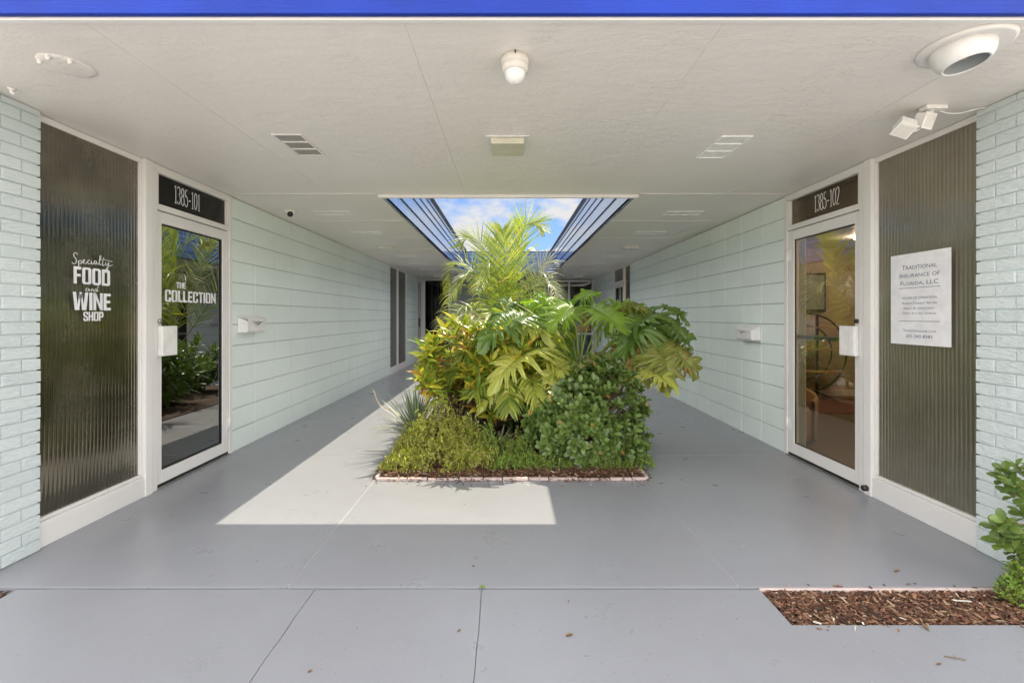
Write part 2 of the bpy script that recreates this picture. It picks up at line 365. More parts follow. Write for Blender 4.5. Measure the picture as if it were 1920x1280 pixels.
def stroke(mb, pts, origin, right, up, wid, n=6, nib=None):
    o = Vector(origin); r = Vector(right); u = Vector(up)
    q = spline([Vector((p[0], p[1], 0)) for p in pts], n); vs = []; m = len(q)
    for i, p in enumerate(q):
        t = (q[min(i + 1, m - 1)] - q[max(i - 1, 0)])
        t = t.normalized() if t.length > 1e-6 else Vector((1, 0, 0)); nn = Vector((-t.y, t.x, 0))
        w = wid if nib is None else (wid * (nib + (1 - nib) * abs(t.y) ** 1.5))
        for sg in (-1, 1):
            a = p + nn * (w * .5 * sg); vs.append(o + r * a.x + u * a.y)
    mb.add(vs, [(2 * i, 2 * i + 1, 2 * i + 3, 2 * i + 2) for i in range(m - 1)])
# condensed serif digits, unit height, drawn as pen strokes
def arc(cx, cy, rx, ry, a0, a1, n=12): return [(cx + rx * math.cos(R(a0 + (a1 - a0) * k / n)), cy + ry * math.sin(R(a0 + (a1 - a0) * k / n))) for k in range(n + 1)]
DIG = {
 '0': [arc(.22, .5, .17, .47, 90, 450, 20)],
 '1': [[(.2, .02), (.2, .98)], [(.08, .86), (.2, .97)], [(.08, .02), (.32, .02)]],
 '2': [arc(.2, .74, .15, .23, 160, -30, 10) + [(.2, .3), (.05, .04)], [(.05, .03), (.38, .03)]],
 '3': [arc(.18, .76, .15, .21, 150, -80, 10), arc(.18, .28, .18, .26, 85, -150, 12)],
 '5': [[(.34, .95), (.1, .95)], [(.1, .95), (.07, .55)], [(.07, .55), (.2, .62)] + arc(.17, .3, .18, .29, 70, -150, 10)],
 '8': [arc(.2, .75, .14, .21, 90, 450, 16), arc(.2, .27, .17, .26, 90, 450, 16)],
 '-': [[(.06, .40), (.26, .40)]],
}
def digits(mb, body, center, right, up, width, height):
    adv = {'1': .36, '-': .32}; tot = sum(adv.get(c, .44) for c in body); x = -tot / 2
    r = Vector(right); u = Vector(up); sx = width / tot
    for ch in body:
        for st in DIG[ch]:
            stroke(mb, [(a, b) for a, b in st], Vector(center) + r * (x * sx) - u * (height * .5), r * sx, u * height, .08, 3, 0.5 if ch != '-' else None)
        x += adv.get(ch, .44)

# heavy condensed capitals drawn as blocks in a 0.5 x 1 cell
def heavy(mb, body, center, right, up, width, height):
    T = .175; W_ = .52
    def rc(x0, x1, y0, y1): return [(x0, y0), (x1, y0), (x1, y1), (x0, y1)]
    def bowl(x0, x1, y0, y1, c=.09, t=T, h=.13, sides='ltrb'):
        o = []
        if 'l' in sides: o.append([(x0, y0 + c), (x0 + t, y0 + h), (x0 + t, y1 - h), (x0, y1 - c)])
        if 'r' in sides: o.append([(x1 - t, y0 + h), (x1, y0 + c), (x1, y1 - c), (x1 - t, y1 - h)])
        o.append([(x0, y1 - c), (x0 + t, y1 - h), (x1 - t, y1 - h), (x1, y1 - c), (x1 - c, y1), (x0 + c, y1)])
        o.append([(x0 + t, y0 + h), (x0, y0 + c), (x0 + c, y0), (x1 - c, y0), (x1, y0 + c), (x1 - t, y0 + h)])
        return o
    G = {
     'F': (.42, [rc(0, T, 0, 1), rc(T, .42, .84, 1), rc(T, .39, .43, .58)]),
     'E': (.42, [rc(0, T, 0, 1), rc(T, .42, .84, 1), rc(T, .39, .43, .58), rc(T, .42, 0, .16)]),
     'L': (.40, [rc(0, T, 0, 1), rc(T, .40, 0, .16)]),
     'T': (.46, [rc(0, .46, .84, 1), rc(.143, .317, 0, .84)]),
     'I': (T, [rc(0, T, 0, 1)]),
     'H': (W_, [rc(0, T, 0, 1), rc(W_ - T, W_, 0, 1), rc(T, W_ - T, .43, .58)]),
     'N': (W_, [rc(0, .155, 0, 1), rc(W_ - .155, W_, 0, 1), [(.155, 1), (.12, 1), (.155, .62), (W_ - .155, 0), (W_ - .12, 0), (W_ - .155, .38)]]),
     'O': (W_, bowl(0, W_, 0, 1)),
     'D': (W_, [rc(0, T, 0, 1), [(T, .86), (W_ - T, .86), (W_, .90), (W_ - .09, 1), (T, 1)], [(T, 0), (W_ - .09, 0), (W_, .10), (W_ - T, .14), (T, .14)], [(W_ - T, .14), (W_, .10), (W_, .90), (W_ - T, .86)]]),
     'P': (.50, [rc(0, T, 0, 1), [(T, .86), (.325, .86), (.5, .90), (.41, 1), (T, 1)], [(T, .38), (.41, .38), (.5, .48), (.325, .52), (T, .52)], [(.325, .52), (.5, .48), (.5, .90), (.325, .86)]]),
     'C': (.50, bowl(0, .50, 0, 1, sides='l') + [[(.325, .87), (.5, .91), (.5, .64), (.325, .64)], [(.325, .36), (.5, .36), (.5, .09), (.325, .13)]]),
     'S': (.49, [[(0, .91), (.17, .87), (.32, .87), (.49, .91), (.40, 1), (.09, 1)], rc(.32, .49, .68, .905), [(0, .905), (0, .62), (.17, .66), (.17, .87)], [(0, .62), (.17, .66), (.49, .44), (.49, .38), (.32, .33), (.02, .54)], [(.32, .33), (.49, .38), (.49, .09), (.32, .13)], rc(0, .17, .095, .32), [(0, .09), (.09, 0), (.40, 0), (.49, .09), (.32, .13), (.17, .13)]]),
     'W': (.80, [[(0, 1), (.165, 1), (.245, .30), (.235, 0), (.10, 0)], [(.235, 0), (.245, .30), (.335, 1), (.40, .80), (.335, 0)], [(.335, 1), (.465, 1), (.465, .62), (.335, .62)], [(.80, 1), (.635, 1), (.555, .30), (.565, 0), (.70, 0)], [(.565, 0), (.555, .30), (.465, 1), (.40, .80), (.465, 0)]]),
    }
    gap = .05; tot = sum(G[c][0] for c in body) + gap * (len(body) - 1); x = -tot / 2; r = Vector(right) * (width / tot); u = Vector(up) * height; c0 = Vector(center)
    for ch in body:
        for pl in G[ch][1]: mb.add([c0 + r * (x + a) + u * (b - .5) for a, b in pl], [tuple(range(len(pl)))])
        x += G[ch][0] + gap

# ------------------------------------------------------------------ setting: ground and slabs
W = 2.64
tag(MB().add([(-400, -400, -.14), (400, -400, -.14), (400, 400, -.14), (-400, 400, -.14)], [(0, 1, 2, 3)]).obj('ground', M['lot']), kind='structure')
def jag(x, y0, y1, amp=0.006, seed=0):
    n = int(abs(y1 - y0) / 0.05) + 1
    return [(x + amp * noise.noise(Vector((x * 3 + seed, (y0 + (y1 - y0) * i / n) * 6, 0))), y0 + (y1 - y0) * i / n) for i in range(n + 1)]
def jagx(y, x0, x1, amp=0.006, seed=0):
    n = int(abs(x1 - x0) / 0.06) + 1
    return [(x0 + (x1 - x0) * i / n, y + amp * noise.noise(Vector(((x0 + (x1 - x0) * i / n) * 5 + seed, y, 1)))) for i in range(n + 1)]
PX0, PX1, PY0, PY1 = -1.03, 1.085, 3.66, 8.6     # planter
mb = MB(); g = 0.0018
ys = [2.203, 4.3, 6.4, 8.6, 10.7, 12.6, 14.1]
for a, b in ((-W, -1.06), (1.11, W)):
    for i in range(len(ys) - 1):
        mb.box(a + (g if a > 0 else -.1), b - (g if a < 0 else -.1), ys[i] + g, ys[i + 1] - g, -.12, 0)
mb.box(-1.06 + g, 1.11 - g, 2.203 + g, PY0, -.12, 0); mb.box(-1.06 + g, 1.11 - g, PY1, 14.1, -.12, 0)
# strips beside the planter
mb.box(-1.06 + g, PX0, PY0 + .001, PY1 - .001, -.12, 0); mb.box(PX1, 1.11 - g, PY0 + .001, PY1 - .001, -.12, 0)
tag(mb.obj('walkway', M['floor'], bevel=0.0012), kind='structure')
mb = MB()
def ring(a, b): return a + b
zf = -.006
top = jagx(2.193, -2.35, -.925, .006); mb.prism(jag(-.925, -.6, 2.19, .007, 2) + top[::-1] + [(-2.35, 1.9), (-9, 1.9), (-9, -.6)], -.12, zf)
mb.prism([(-.922 + (p[0] + .925), p[1]) for p in jag(-.925, -.6, 2.19, .007, 2)] + jagx(2.193, -.915, -.13, .006) + jag(-.125, 2.19, -.6, .012, 5), -.12, zf)
mb.prism([(p[0] + .003, p[1]) for p in jag(-.125, -.6, 2.19, .012, 5)] + jagx(2.193, -.115, 1.2, .006) + [(1.2, 1.94), (9, 1.94), (9, -.6)], -.12, zf)
tag(mb.obj('sidewalk', M['walk'], bevel=0.0015), kind='structure')
tag(MB().box(-2.34, 1.19, 1.895, 2.2, -.13, -.013).box(-9, 9, -.6, 1.89, -.131, -.0135).obj('joint_bed', M['joint']), kind='structure')
tag(MB().box(-W, W, 2.21, PY0 - .01, -.129, -.003).box(-W, PX0 - .01, PY0 - .01, 14, -.129, -.003).box(PX1 + .01, W, PY0 - .01, 14, -.129, -.003).obj('joint_filler', M['white']), kind='structure')
tag(MB().box(-30, 30, -16, -.6, -.135, -.08).obj('road', M['lot']), kind='structure')

def chips(mb, x0, x1, y0, y1, n, z=0.0, size=1.0, zvar=.02):
    for _ in range(n):
        x = random.uniform(x0, x1); y = random.uniform(y0, y1)
        L = random.choice((random.uniform(.006, .018), random.uniform(.010, .03), random.uniform(.02, .055))) * size; w = random.uniform(.0015, .006) * size; t = random.uniform(.001, .0035)
        th = random.uniform(0, math.pi); tilt = random.uniform(-.35, .35)
        u = Vector((math.cos(th) * math.cos(tilt), math.sin(th) * math.cos(tilt), math.sin(tilt)))
        v = Vector((-math.sin(th), math.cos(th), random.uniform(-.3, .3))).normalized(); ww = u.cross(v).normalized()
        zz = z + random.uniform(0, zvar)
        a = Vector((x, y, zz)); k = random.uniform(.4, 1)
        vs = [a - u * L * .5 - v * w * k, a - u * L * .5 + v * w * k, a + u * L * .5 + v * w, a + u * L * .5 - v * w]
        vs += [p + ww * t for p in vs]
        mb.add(vs, [(0, 3, 2, 1), (4, 5, 6, 7), (0, 1, 5, 4), (1, 2, 6, 5), (2, 3, 7, 6), (3, 0, 4, 7)])
tag(MB().box(PX0, PX1, PY0, PY1, -.115, .012).obj('planter_soil', M['soil']), kind='structure')
mb = MB(); chips(mb, PX0, PX1, PY0 + .02, 5.2, 7000, .012, 1.25, .03); chips(mb, PX0, PX1, PY0 - .01, 4.2, 4500, .012, 1.0, .03); chips(mb, PX0 - .03, PX1 + .03, PY0 - .07, PY0 + .04, 420, .003, 0.9, .015); chips(mb, PX0 - .12, PX1 + .12, PY0 - .16, PY0 - .04, 60, .002, 0.7, .003); chips(mb, PX1 + .0, PX1 + .08, PY0, 4.6, 160, .002, 0.8, .008); chips(mb, PX0 - .08, PX0, PY0, 4.6, 120, .002, 0.8, .008)
tag(mb.obj('mulch', M['mulch']), 'reddish wood mulch covering the courtyard planter bed', 'mulch', kind='stuff')
tag(MB().box(1.2, 9, 1.94, 2.197, -.118, -.035).box(-9, -2.35, 1.9, 2.197, -.118, -.035).obj('front_bed_soil', M['soil']), kind='structure')
mb = MB(); chips(mb, 1.21, 2.9, 1.95, 2.19, 9500, -.036, .9, .03); chips(mb, 1.21, 2.9, 1.95, 2.19, 150, -.022, 1.7, .02); chips(mb, 1.25, 2.9, 1.90, 1.95, 26, -.004, .8, .003); chips(mb, 1.3, 2.9, 2.19, 2.24, 16, .001, .8, .003)
chips(mb, -3.2, -2.36, 1.91, 2.19, 1300, -.036, 1.0, .03)
tag(mb.obj('mulch', M['mulch']), 'wood chip mulch in the cut-out beds along the building front', 'mulch', kind='stuff')
# light worn edge of walkway slab at the bed
tag(MB().box(1.2, 3.4, 2.186, 2.2025, -.1, -.001).obj('slab_edge', M['edging'], bevel=.003), kind='structure')

# planter edging blocks: one row of small blocks
k = 0; x = PX0 - .02
first = None
while x < PX1:
    L = random.uniform(.15, .26); L = min(L, PX1 + .02 - x)
    if L < .05: break
    mb = MB(); mb.box(x + .004, x + L - .004, PY0 - .035 + random.uniform(-.004, .004), PY0 - .003, -.0, .018 + random.uniform(-.005, .006))
    o = mb.obj('edging_block', M['edging'], bevel=.004, loc=(x + L / 2, PY0 - .02, 0))
    k += 1; tag(o, f'pinkish white edging block, number {k} from the left along the front of the planter', 'edging block', 'edging blocks along the planter front'); x += L
nlast = k
for i, (dx, s) in enumerate(((PX1 + .005, 1), (PX0 - .035, -1))):
    mb = MB(); mb.box(dx, dx + .03, PY0 + .0, PY0 + .22, 0, .022)
    tag(mb.obj('edging_block', M['edging'], bevel=.004, loc=(dx, PY0, 0)), 'edging block turning back along the %s side of the planter' % ('right' if s > 0 else 'left'), 'edging block', 'edging blocks at the planter corners')

# ------------------------------------------------------------------ roof canopy
roof = thing('roof_canopy', (0, 3, CZ), 'low flat roof with off-white soffit, blue fascia and square sky opening over the planter', 'roof')
OX, OY0, OY1 = 1.19, 4.335, 12.3
mb = MB()
XB = [-9, -1.65, -.405, .845, 2.065, 9]
e = .0003
for i in range(5): mb.box(XB[i] + e, XB[i + 1] - e, 1.753, 4.262, CZ, CZ + .03)
yb = [4.262 + 1.2 * i for i in range(9)]; yb[-1] = 14.3
for sx in (-1, 1):
    for i in range(8):
        xs = sorted((sx * OX, sx * 9)); mb.box(xs[0], xs[1], yb[i] + e, yb[i + 1] - e, CZ, CZ + .03)
mb.box(-OX, OX, OY1, 14.3, CZ, CZ + .03); mb.box(-OX, OX, 4.262, OY0, CZ, CZ + .03)
mb.obj('soffit', M['soffit'], roof, bevel=.001, seg=1)
# battens over the joints
for i in range(1, 8):
    for sx in (-1, 1):
        xs = sorted((sx * (OX + .03), sx * 2.45)); MB().box(xs[0], xs[1], yb[i] - .007, yb[i] + .007, CZ - .006, CZ - .0005).obj('joint_strip', M['white'], roof, bevel=.002)
MB().box(-2.62, -1.23, 4.255, 4.27, CZ - .006, CZ - .0005).obj('joint_strip', M['white'], roof, bevel=.002)
MB().box(1.23, 2.62, 4.255, 4.27, CZ - .006, CZ - .0005).obj('joint_strip', M['white'], roof, bevel=.002)
for xj in (.845, 2.065): MB().box(xj - .004, xj + .004, 1.77, 4.25, CZ - .002, CZ - .0005).obj('joint_strip', M['soffit'], roof)
MB().box(-1.225, 1.225, 4.30, 4.333, CZ - .03, CZ - .0005).obj('opening_trim', M['white'], roof, bevel=.003)
MB().box(-9, 9, 1.7535, 1.778, CZ - .009, CZ - .0005).obj('drip_edge', M['white'], roof, bevel=.003)
mb = MB(); mb.box(-9, 9, 1.729, 1.752, CZ - .001, CZ + .24); mb.box(-9, 9, 1.715, 1.752, CZ + .243, CZ + .46)
mb.obj('front_fascia', M['blue'], roof, bevel=.003)['label'] = 'bright blue wood-grain fascia board along the front edge'
# courtyard fascia: stepped boards round the opening, z relative to soffit
def ring_boards(mb, inset, z0, z1, th=.03):
    x = OX - inset; ya = OY0 + inset; yc = OY1 - inset
    mb.box(x, x + th + inset, ya - th - inset + .0, yc + th + inset, z0, z1); mb.box(-x - th - inset, -x, ya - th - inset, yc + th + inset, z0, z1)
    mb.box(-x, x, yc, yc + th + inset, z0 + .0005, z1 - .0005); mb.box(-x, x, ya - th - inset, ya, z0 + .0005, z1 - .0005)
lv = [(0.0, .0, .152), (.016, .157, .305), (.030, .310, .395), (.042, .400, .50), (.055, .505, .585)]
for ins, a, b in lv:
    mb = MB(); ring_boards(mb, ins, CZ + a - (.002 if a == 0 else 0), CZ + b); mb.obj('fascia_board', M['court'], roof, bevel=.003)
mb = MB(); ring_boards(mb, -.012, CZ + .02, CZ + .58, .03); mb.obj('fascia_backing', M['black'], roof)
mb = MB(); ring_boards(mb, .095, CZ + .588, CZ + .604, .14); mb.obj('metal_cap', M['steel'], roof, bevel=.002)
mb = MB()
mb.box(-9, 9, 1.755, OY0 - .13, CZ + .04, CZ + .44); mb.box(-9, 9, OY1 + .13, 30, CZ + .04, CZ + .585)
for sx in (-1, 1):
    xs = sorted((sx * (OX + .12), sx * 9)); mb.box(xs[0], xs[1], OY0 - .13, OY1 + .13, CZ + .04, CZ + .57)
mb.obj('roof_deck', M['roof'], roof)

# ------------------------------------------------------------------ walls
def block_wall(sx, y0, y1, parent, name='block_wall', first=0.4064, mat='mint'):
    mb = MB(); ch = CZ / 12
    xin = sx * W; xo = sx * (W + .19)
    y = y0
    while y < y1 - .02:
        ye = min(y + .4064, y1)
        for k in range(12):
            z0 = k * ch + (.0042 if k else 0); z1 = (k + 1) * ch - .0042 - (.002 if k == 11 else 0)
            j = random.uniform(-.0012, .0012)
            a, b = sorted((xin + sx * j, xin + sx * .03)); mb.box(a, b, y + .0048, ye - .0048, z0, z1)
        y = ye
    o = mb.obj(name, M[mat], parent, bevel=.0035, seg=2)
    a, b = sorted((xin + sx * .009, xo)); MB().box(a, b, y0, y1, 0, CZ - .004).obj('mortar', M['blockjoint'], o)
    return o
def brick_wall(sx, parent):
    mb = MB(); h = .0667; X = sx * 2.60
    n = int(CZ / h) + 1
    for k in range(n):
        z0 = k * h + .004; z1 = min((k + 1) * h - .004, CZ - .003)
        if z1 - z0 < .01: continue
        y = 2.5495; L = .2; off = (.0, .1)[k % 2]
        segs = []; ye = y
        first = L * .5 if k % 2 else L
        while ye > 2.2 + .001:
            ya = max(2.2, ye - first); segs.append((ya, ye)); ye = ya; first = L
        for ya, yc in segs:
            j = random.uniform(-.002, .003)
            a, b = sorted((X - sx * j, X + sx * .03)); mb.box(a, b, ya + .0035, yc - (.0035 if yc < y else 0) , z0, z1)
        # front face bricks
        x = 2.60 + (0 if k % 2 else -.1) ; x = 2.60
        ln = .1 if k % 2 else .2
        while x < 7:
            xe = x + ln; a, b = sorted((sx * (x + (.0035 if x > 2.61 else .032)), sx * (xe - .0035))); mb.box(a, b, 2.195 + random.uniform(-.002, .002), 2.225, z0, z1); x = xe; ln = .2
    o = mb.obj('brick_wall', M['brick'], parent, bevel=.003, seg=2)
    a, b = sorted((sx * 2.608, sx * 7)); MB().box(a, b, 2.204, 2.535, 0, CZ - .003).obj('mortar', M['mortar'], o)
    return o
def fluted_pane(sx, y0, y1, z0, z1, mat, parent, pitch=.0265, amp=.0018, x=None, name='glass', per=10):
    X = (W + .012 if x is None else x) * sx; n = max(1, round((y1 - y0) / pitch)); m = n * per; vs = []
    for i in range(m + 1):
        y = y0 + (y1 - y0) * i / m; d = amp * abs(math.sin(math.pi * i / per)) ** .8
        xx = X - sx * d; vs += [(xx, y, z0), (xx, y, z1)]
    fs = [(2 * i, 2 * i + 2, 2 * i + 3, 2 * i + 1) for i in range(m)]
    b = len(vs)
    vs += [(X + sx * .008, y0, z0), (X + sx * .008, y1, z0), (X + sx * .008, y1, z1), (X + sx * .008, y0, z1)]
    mb = MB(); mb.add(vs[:b], fs, True); mb.add(vs[b:], [(0, 1, 2, 3)])
    return mb.obj(name, mat, parent)
def bx(sx, x0, x1, y0, y1, z0, z1, mb=None):
    mb = mb or MB(); a, b = sorted((sx * x0, sx * x1)); return mb.box(a, b, y0, y1, z0, z1)

def entrance(sx, root, pane_mat, num, gl):
    # fluted window
    w = bx(sx, W - .012, W + .03, 2.53, 3.30, .0, .135); w.obj
    win = bx(sx, W + .0, W + .05, 2.56, 3.30, CZ - .04, CZ - .003).obj('window', M['white'], root, bevel=.003)
    bx(sx, W - .022, W + .04, 2.553, 3.31, 0, .142).obj('sill_board', M['white'], win, bevel=.004)
    bx(sx, W - .008, W + .02, 2.553, 3.30, .144, .162).obj('glazing_bead', M['white'], win, bevel=.003)
    mb = MB(); bx(sx, W - .006, W + .02, 3.283, 3.302, .163, CZ - .042, mb)
    mb.obj('glazing_bead', M['white'], win, bevel=.003)
    fluted_pane(sx, 2.545, 3.284, .155, CZ - .035, M[pane_mat], win, amp=.0018 if sx < 0 else .0027)
    mb = bx(sx, W - .03, W + .06, 3.303, 3.372, 0, CZ - .004); bx(sx, W - .018, W + .06, 3.374, 3.43, 0, CZ - .004, mb)
    mb.obj('post', M['white'], root, bevel=.004)
    # door frame + transom
    mb = MB()
    bx(sx, W - .012, W + .09, 4.325, 4.372, 0, CZ - .004, mb); bx(sx, W - .012, W + .09, 3.431, 4.324, 2.10, 2.145, mb)
    bx(sx, W - .012, W + .09, 3.431, 4.324, CZ - .062, CZ - .004, mb); bx(sx, W - .01, W + .09, 3.4305, 3.452, 2.146, CZ - .063, mb)
    bx(sx, W - .01, W + .09, 4.30, 4.3245, 2.146, CZ - .063, mb)
    fr = mb.obj('door_frame', M['white'], root, bevel=.003)
    bx(sx, W + .02, W + .027, 3.452, 4.30, 2.146, CZ - .063).obj('transom_glass', M[gl + '_t'], fr)
    mb = MB(); rt = (0, -sx * -1, 0)
    R_ = Vector((0, 1, 0)) if sx < 0 else Vector((0, -1, 0))
    digits(mb, num, (sx * (W + .0165), 3.80 if sx < 0 else 3.83, 2.272), R_, (0, 0, 1), .31, .145)
    mb.obj('number', M['vinyl'], fr)
    bx(sx, W - .02, W + .1, 3.431, 4.324, 0, .012).obj('threshold', M['steel'], fr, bevel=.003)
    # door leaf
    y0, y1 = 3.437, 4.318; xa, xb = W - .004, W + .042
    mb = MB(); bx(sx, xa, xb, y0, y0 + .052, .03, 2.092, mb); bx(sx, xa, xb, y1 - .085, y1, .03, 2.092, mb)
    bx(sx, xa, xb, y0 + .0525, y1 - .0855, 2.005, 2.092, mb); bx(sx, xa, xb, y0 + .0525, y1 - .0855, .03, .128, mb)
    door = mb.obj('door', M['white'], root, bevel=.003)
    bx(sx, W + .016, W + .022, y0 + .052, y1 - .085, .128, 2.005).obj('glass', M[gl], door)
    mb = MB(); g0, g1 = y0 + .053, y1 - .086
    bx(sx, W + .004, W + .014, g0, g0 + .007, .13, 2.003, mb); bx(sx, W + .004, W + .014, g1 - .007, g1, .13, 2.003, mb)
    bx(sx, W + .004, W + .014, g0 + .007, g1 - .007, 1.996, 2.003, mb); bx(sx, W + .004, W + .014, g0 + .007, g1 - .007, .13, .137, mb)
    mb.obj('gasket', M['black'], door)
    bx(sx, W, W + .04, y0, y1, .0125, .0285).obj('door_sweep', M['black'], door)
    # box pull: folded plate standing proud
    mb = bx(sx, W - .052, W - .047, y0 - .0, y0 + .15, 1.0, 1.225); bx(sx, W - .0465, W - .005, y0 + .002, y0 + .007, 1.0, 1.225, mb)
    for i in range(9): bx(sx, W - .0545, W - .0525, y0 + .008 + i * .016, y0 + .014 + i * .016, 1.003, 1.222, mb)
    mb.obj('pull_handle', M['whitemetal'], door, bevel=.0015)
    MB().lathe([(.0, 0), (.017, 0), (.017, .012), (.012, .016), (0, .016)], (sx * (W - .005), y0 + .026, 1.262), (-sx, 0, 0), 16).obj('lock_cylinder', M['steel' if sx < 0 else 'darkmetal'], door)
    for z in (.29, 1.87):
        mb = MB(); mb.tube([(sx * (W - .012), y1 + .004, z - .06), (sx * (W - .012), y1 + .004, z + .06)], .010, 10); bx(sx, W - .008, W - .003, y1 - .03, y1 - .004, z - .05, z + .05, mb)
        mb.obj('hinge', M['whitemetal'], door); 
    return win, fr, door
M['glass_dark_t'] = glass('black_backed_transom', (0.30, 0.29, 0.27), 0.03); M['glass_t'] = glass('brown_transom_glass', (0.42, 0.41, 0.38), 0.05)

left = thing('shop_building', (-W - 1, 6, 0), 'left shop of the arcade, mint block wall with dark fluted window and wine shop door', 'shop')
right = thing('shop_building', (W + 1, 6, 0), 'right office of the arcade, mint block wall with brown fluted window and glass door', 'shop')
brick_wall(-1, left)['label'] = 'painted rough brick at the front corner'; brick_wall(1, right)['label'] = 'painted rough brick at the front corner'
lw, lf, ld = entrance(-1, left, 'fluted_dark', '1385-101', 'glass_dark')
rw, rf, rd = entrance(1, right, 'fluted_brown', '1385-102', 'glass')
ld['label'] = 'white framed door with mirror dark glass lettered THE COLLECTION'; rd['label'] = 'white framed glass door with push bar'
block_wall(-1, 4.375, 10.27, left); block_wall(1, 4.375, 9.96, right)
# push bar on the right door
mb = MB(); mb.box(W + .024, W + .05, 3.49, 4.232, 1.095, 1.13); mb.obj('push_bar', M['steel'], rd, bevel=.004)
MB().lathe([(0, 0), (.022, 0), (.02, .03), (0, .032)], (W - .03, 3.34, .05), (-1, 0, 0), 14).obj('door_stop', M['darkmetal'], right)

# left window lettering
mb = MB(); X = -W + .0075; Rr = Vector((0, 1, 0)); U = Vector((0, 0, 1))
heavy(mb, 'FOOD', (X, 2.905, 1.550), Rr, U, .255, .105)
heavy(mb, 'WINE', (X, 2.905, 1.392), Rr, U, .265, .11)
heavy(mb, 'SHOP', (X, 2.912, 1.298), Rr, U, .140, .058)
sp = [  # Specialty, handwritten, x 0..10
 [(1.35, 2.55), (1.0, 2.9), (.55, 2.65), (.6, 2.1), (1.05, 1.6), (1.0, .9), (.5, .6), (.1, .9)],
 [(1.5, 1.35), (1.6, .4), (1.75, -.5)], [(1.55, 1.1), (2.0, 1.5), (2.25, 1.1), (1.9, .75), (1.65, .85)],
 [(2.3, 1.0), (2.8, 1.35), (2.9, 1.7), (2.6, 1.6), (2.6, 1.0), (3.1, .95), (3.5, 1.3)],
 [(4.1, 1.65), (3.75, 1.75), (3.6, 1.2), (3.9, .95), (4.4, 1.2)], [(4.45, 1.7), (4.45, 1.1), (4.7, 1.0), (4.95, 1.3)], [(4.55, 2.15), (4.6, 2.2)],
 [(5.6, 1.7), (5.2, 1.75), (5.1, 1.15), (5.4, 1.05), (5.65, 1.7), (5.7, 1.15), (6.0, 1.1)],
 [(6.0, 1.1), (6.5, 2.0), (6.7, 2.9), (6.45, 2.9), (6.3, 1.5), (6.5, 1.05), (6.9, 1.3)],
 [(7.4, 2.8), (7.1, 1.5), (7.2, .95), (7.6, 1.2)], [(6.7, 2.15), (7.5, 2.3), (9.6, 2.1)],
 [(7.9, 1.8), (7.9, 1.2), (8.2, 1.1), (8.6, 1.8), (8.5, .9), (8.1, -.4), (7.7, -.3), (8.4, .8), (9.7, 1.4)]]
for st in sp: stroke(mb, [(a / 10, b / 10) for a, b in st], (X + .001, 2.762, 1.598), Rr * .30, U * .30, .017, 5, .6)
an = [[(.9, .9), (.3, 1.0), (.1, .3), (.6, .2), (.95, .9), (1.0, .3), (1.3, .2)], [(1.5, .9), (1.6, .2), (1.8, .8), (2.1, .9), (2.2, .3), (2.5, .3)], [(3.2, .9), (2.7, .9), (2.6, .3), (3.0, .25), (3.3, 1.1), (3.6, 2.3)], [(3.3, 1.0), (3.3, .3), (3.6, .4)]]
for st in an: stroke(mb, [(a / 4, b / 4) for a, b in st], (X + .001, 2.855, 1.452), Rr * .10, U * .085, .045, 5, .6)
mb.obj('lettering', M['vinyl'], lw)
mb = MB(); X = -W - .0135
heavy(mb, 'THE', (X, 3.72, 1.548), Rr, U, .105, .048)
heavy(mb, 'COLLECTION', (X, 3.852, 1.459), Rr, U, .615, .092)
mb.obj('lettering', M['vinyl'], ld)

# sign on the right fluted window
sg = thing('sign', (W - .01, 2.935, 1.41), 'white office sign with business name and hours fixed to the brown fluted window', 'sign')
MB().box(W - .013, W - .010, 2.722, 3.149, 1.114, 1.708).obj('board', M['paper'], sg)
mb = MB(); X = W - .0138; Rl = Vector((0, -1, 0)); yc = 2.935
letters(mb, 'Traditional', (X, yc, 1.619), Rl, U, .250, .030, 0, True)
letters(mb, 'Insurance of', (X, yc, 1.567), Rl, U, .285, .030, 0, True)
letters(mb, 'Florida, LLC', (X, yc, 1.513), Rl, U, .270, .032, 0, True)
letters(mb, 'HOURS OF OPERATION', (X, yc, 1.418), Rl, U, .245, .015, 0)
letters(mb, 'Monday-Thursday: 9am-5pm', (X, yc, 1.384), Rl, U, .250, .016, 0, True)
letters(mb, 'Friday: By appointment', (X, yc, 1.351), Rl, U, .220, .016, 0, True)
letters(mb, 'Office # is text enabled', (X, yc, 1.318), Rl, U, .240, .015, 0, True)
letters(mb, 'Traditionalins.com', (X, yc, 1.205), Rl, U, .232, .017, 0, True)
letters(mb, '321-242-8383', (X, yc, 1.170), Rl, U, .190, .020, .004)
for z in (1.482, 1.265): mb.add([(X, yc - .147, z), (X, yc + .147, z), (X, yc + .147, z + .003), (X, yc - .147, z + .003)], [(0, 1, 2, 3)])
mb.obj('lettering', M['ink'], sg)

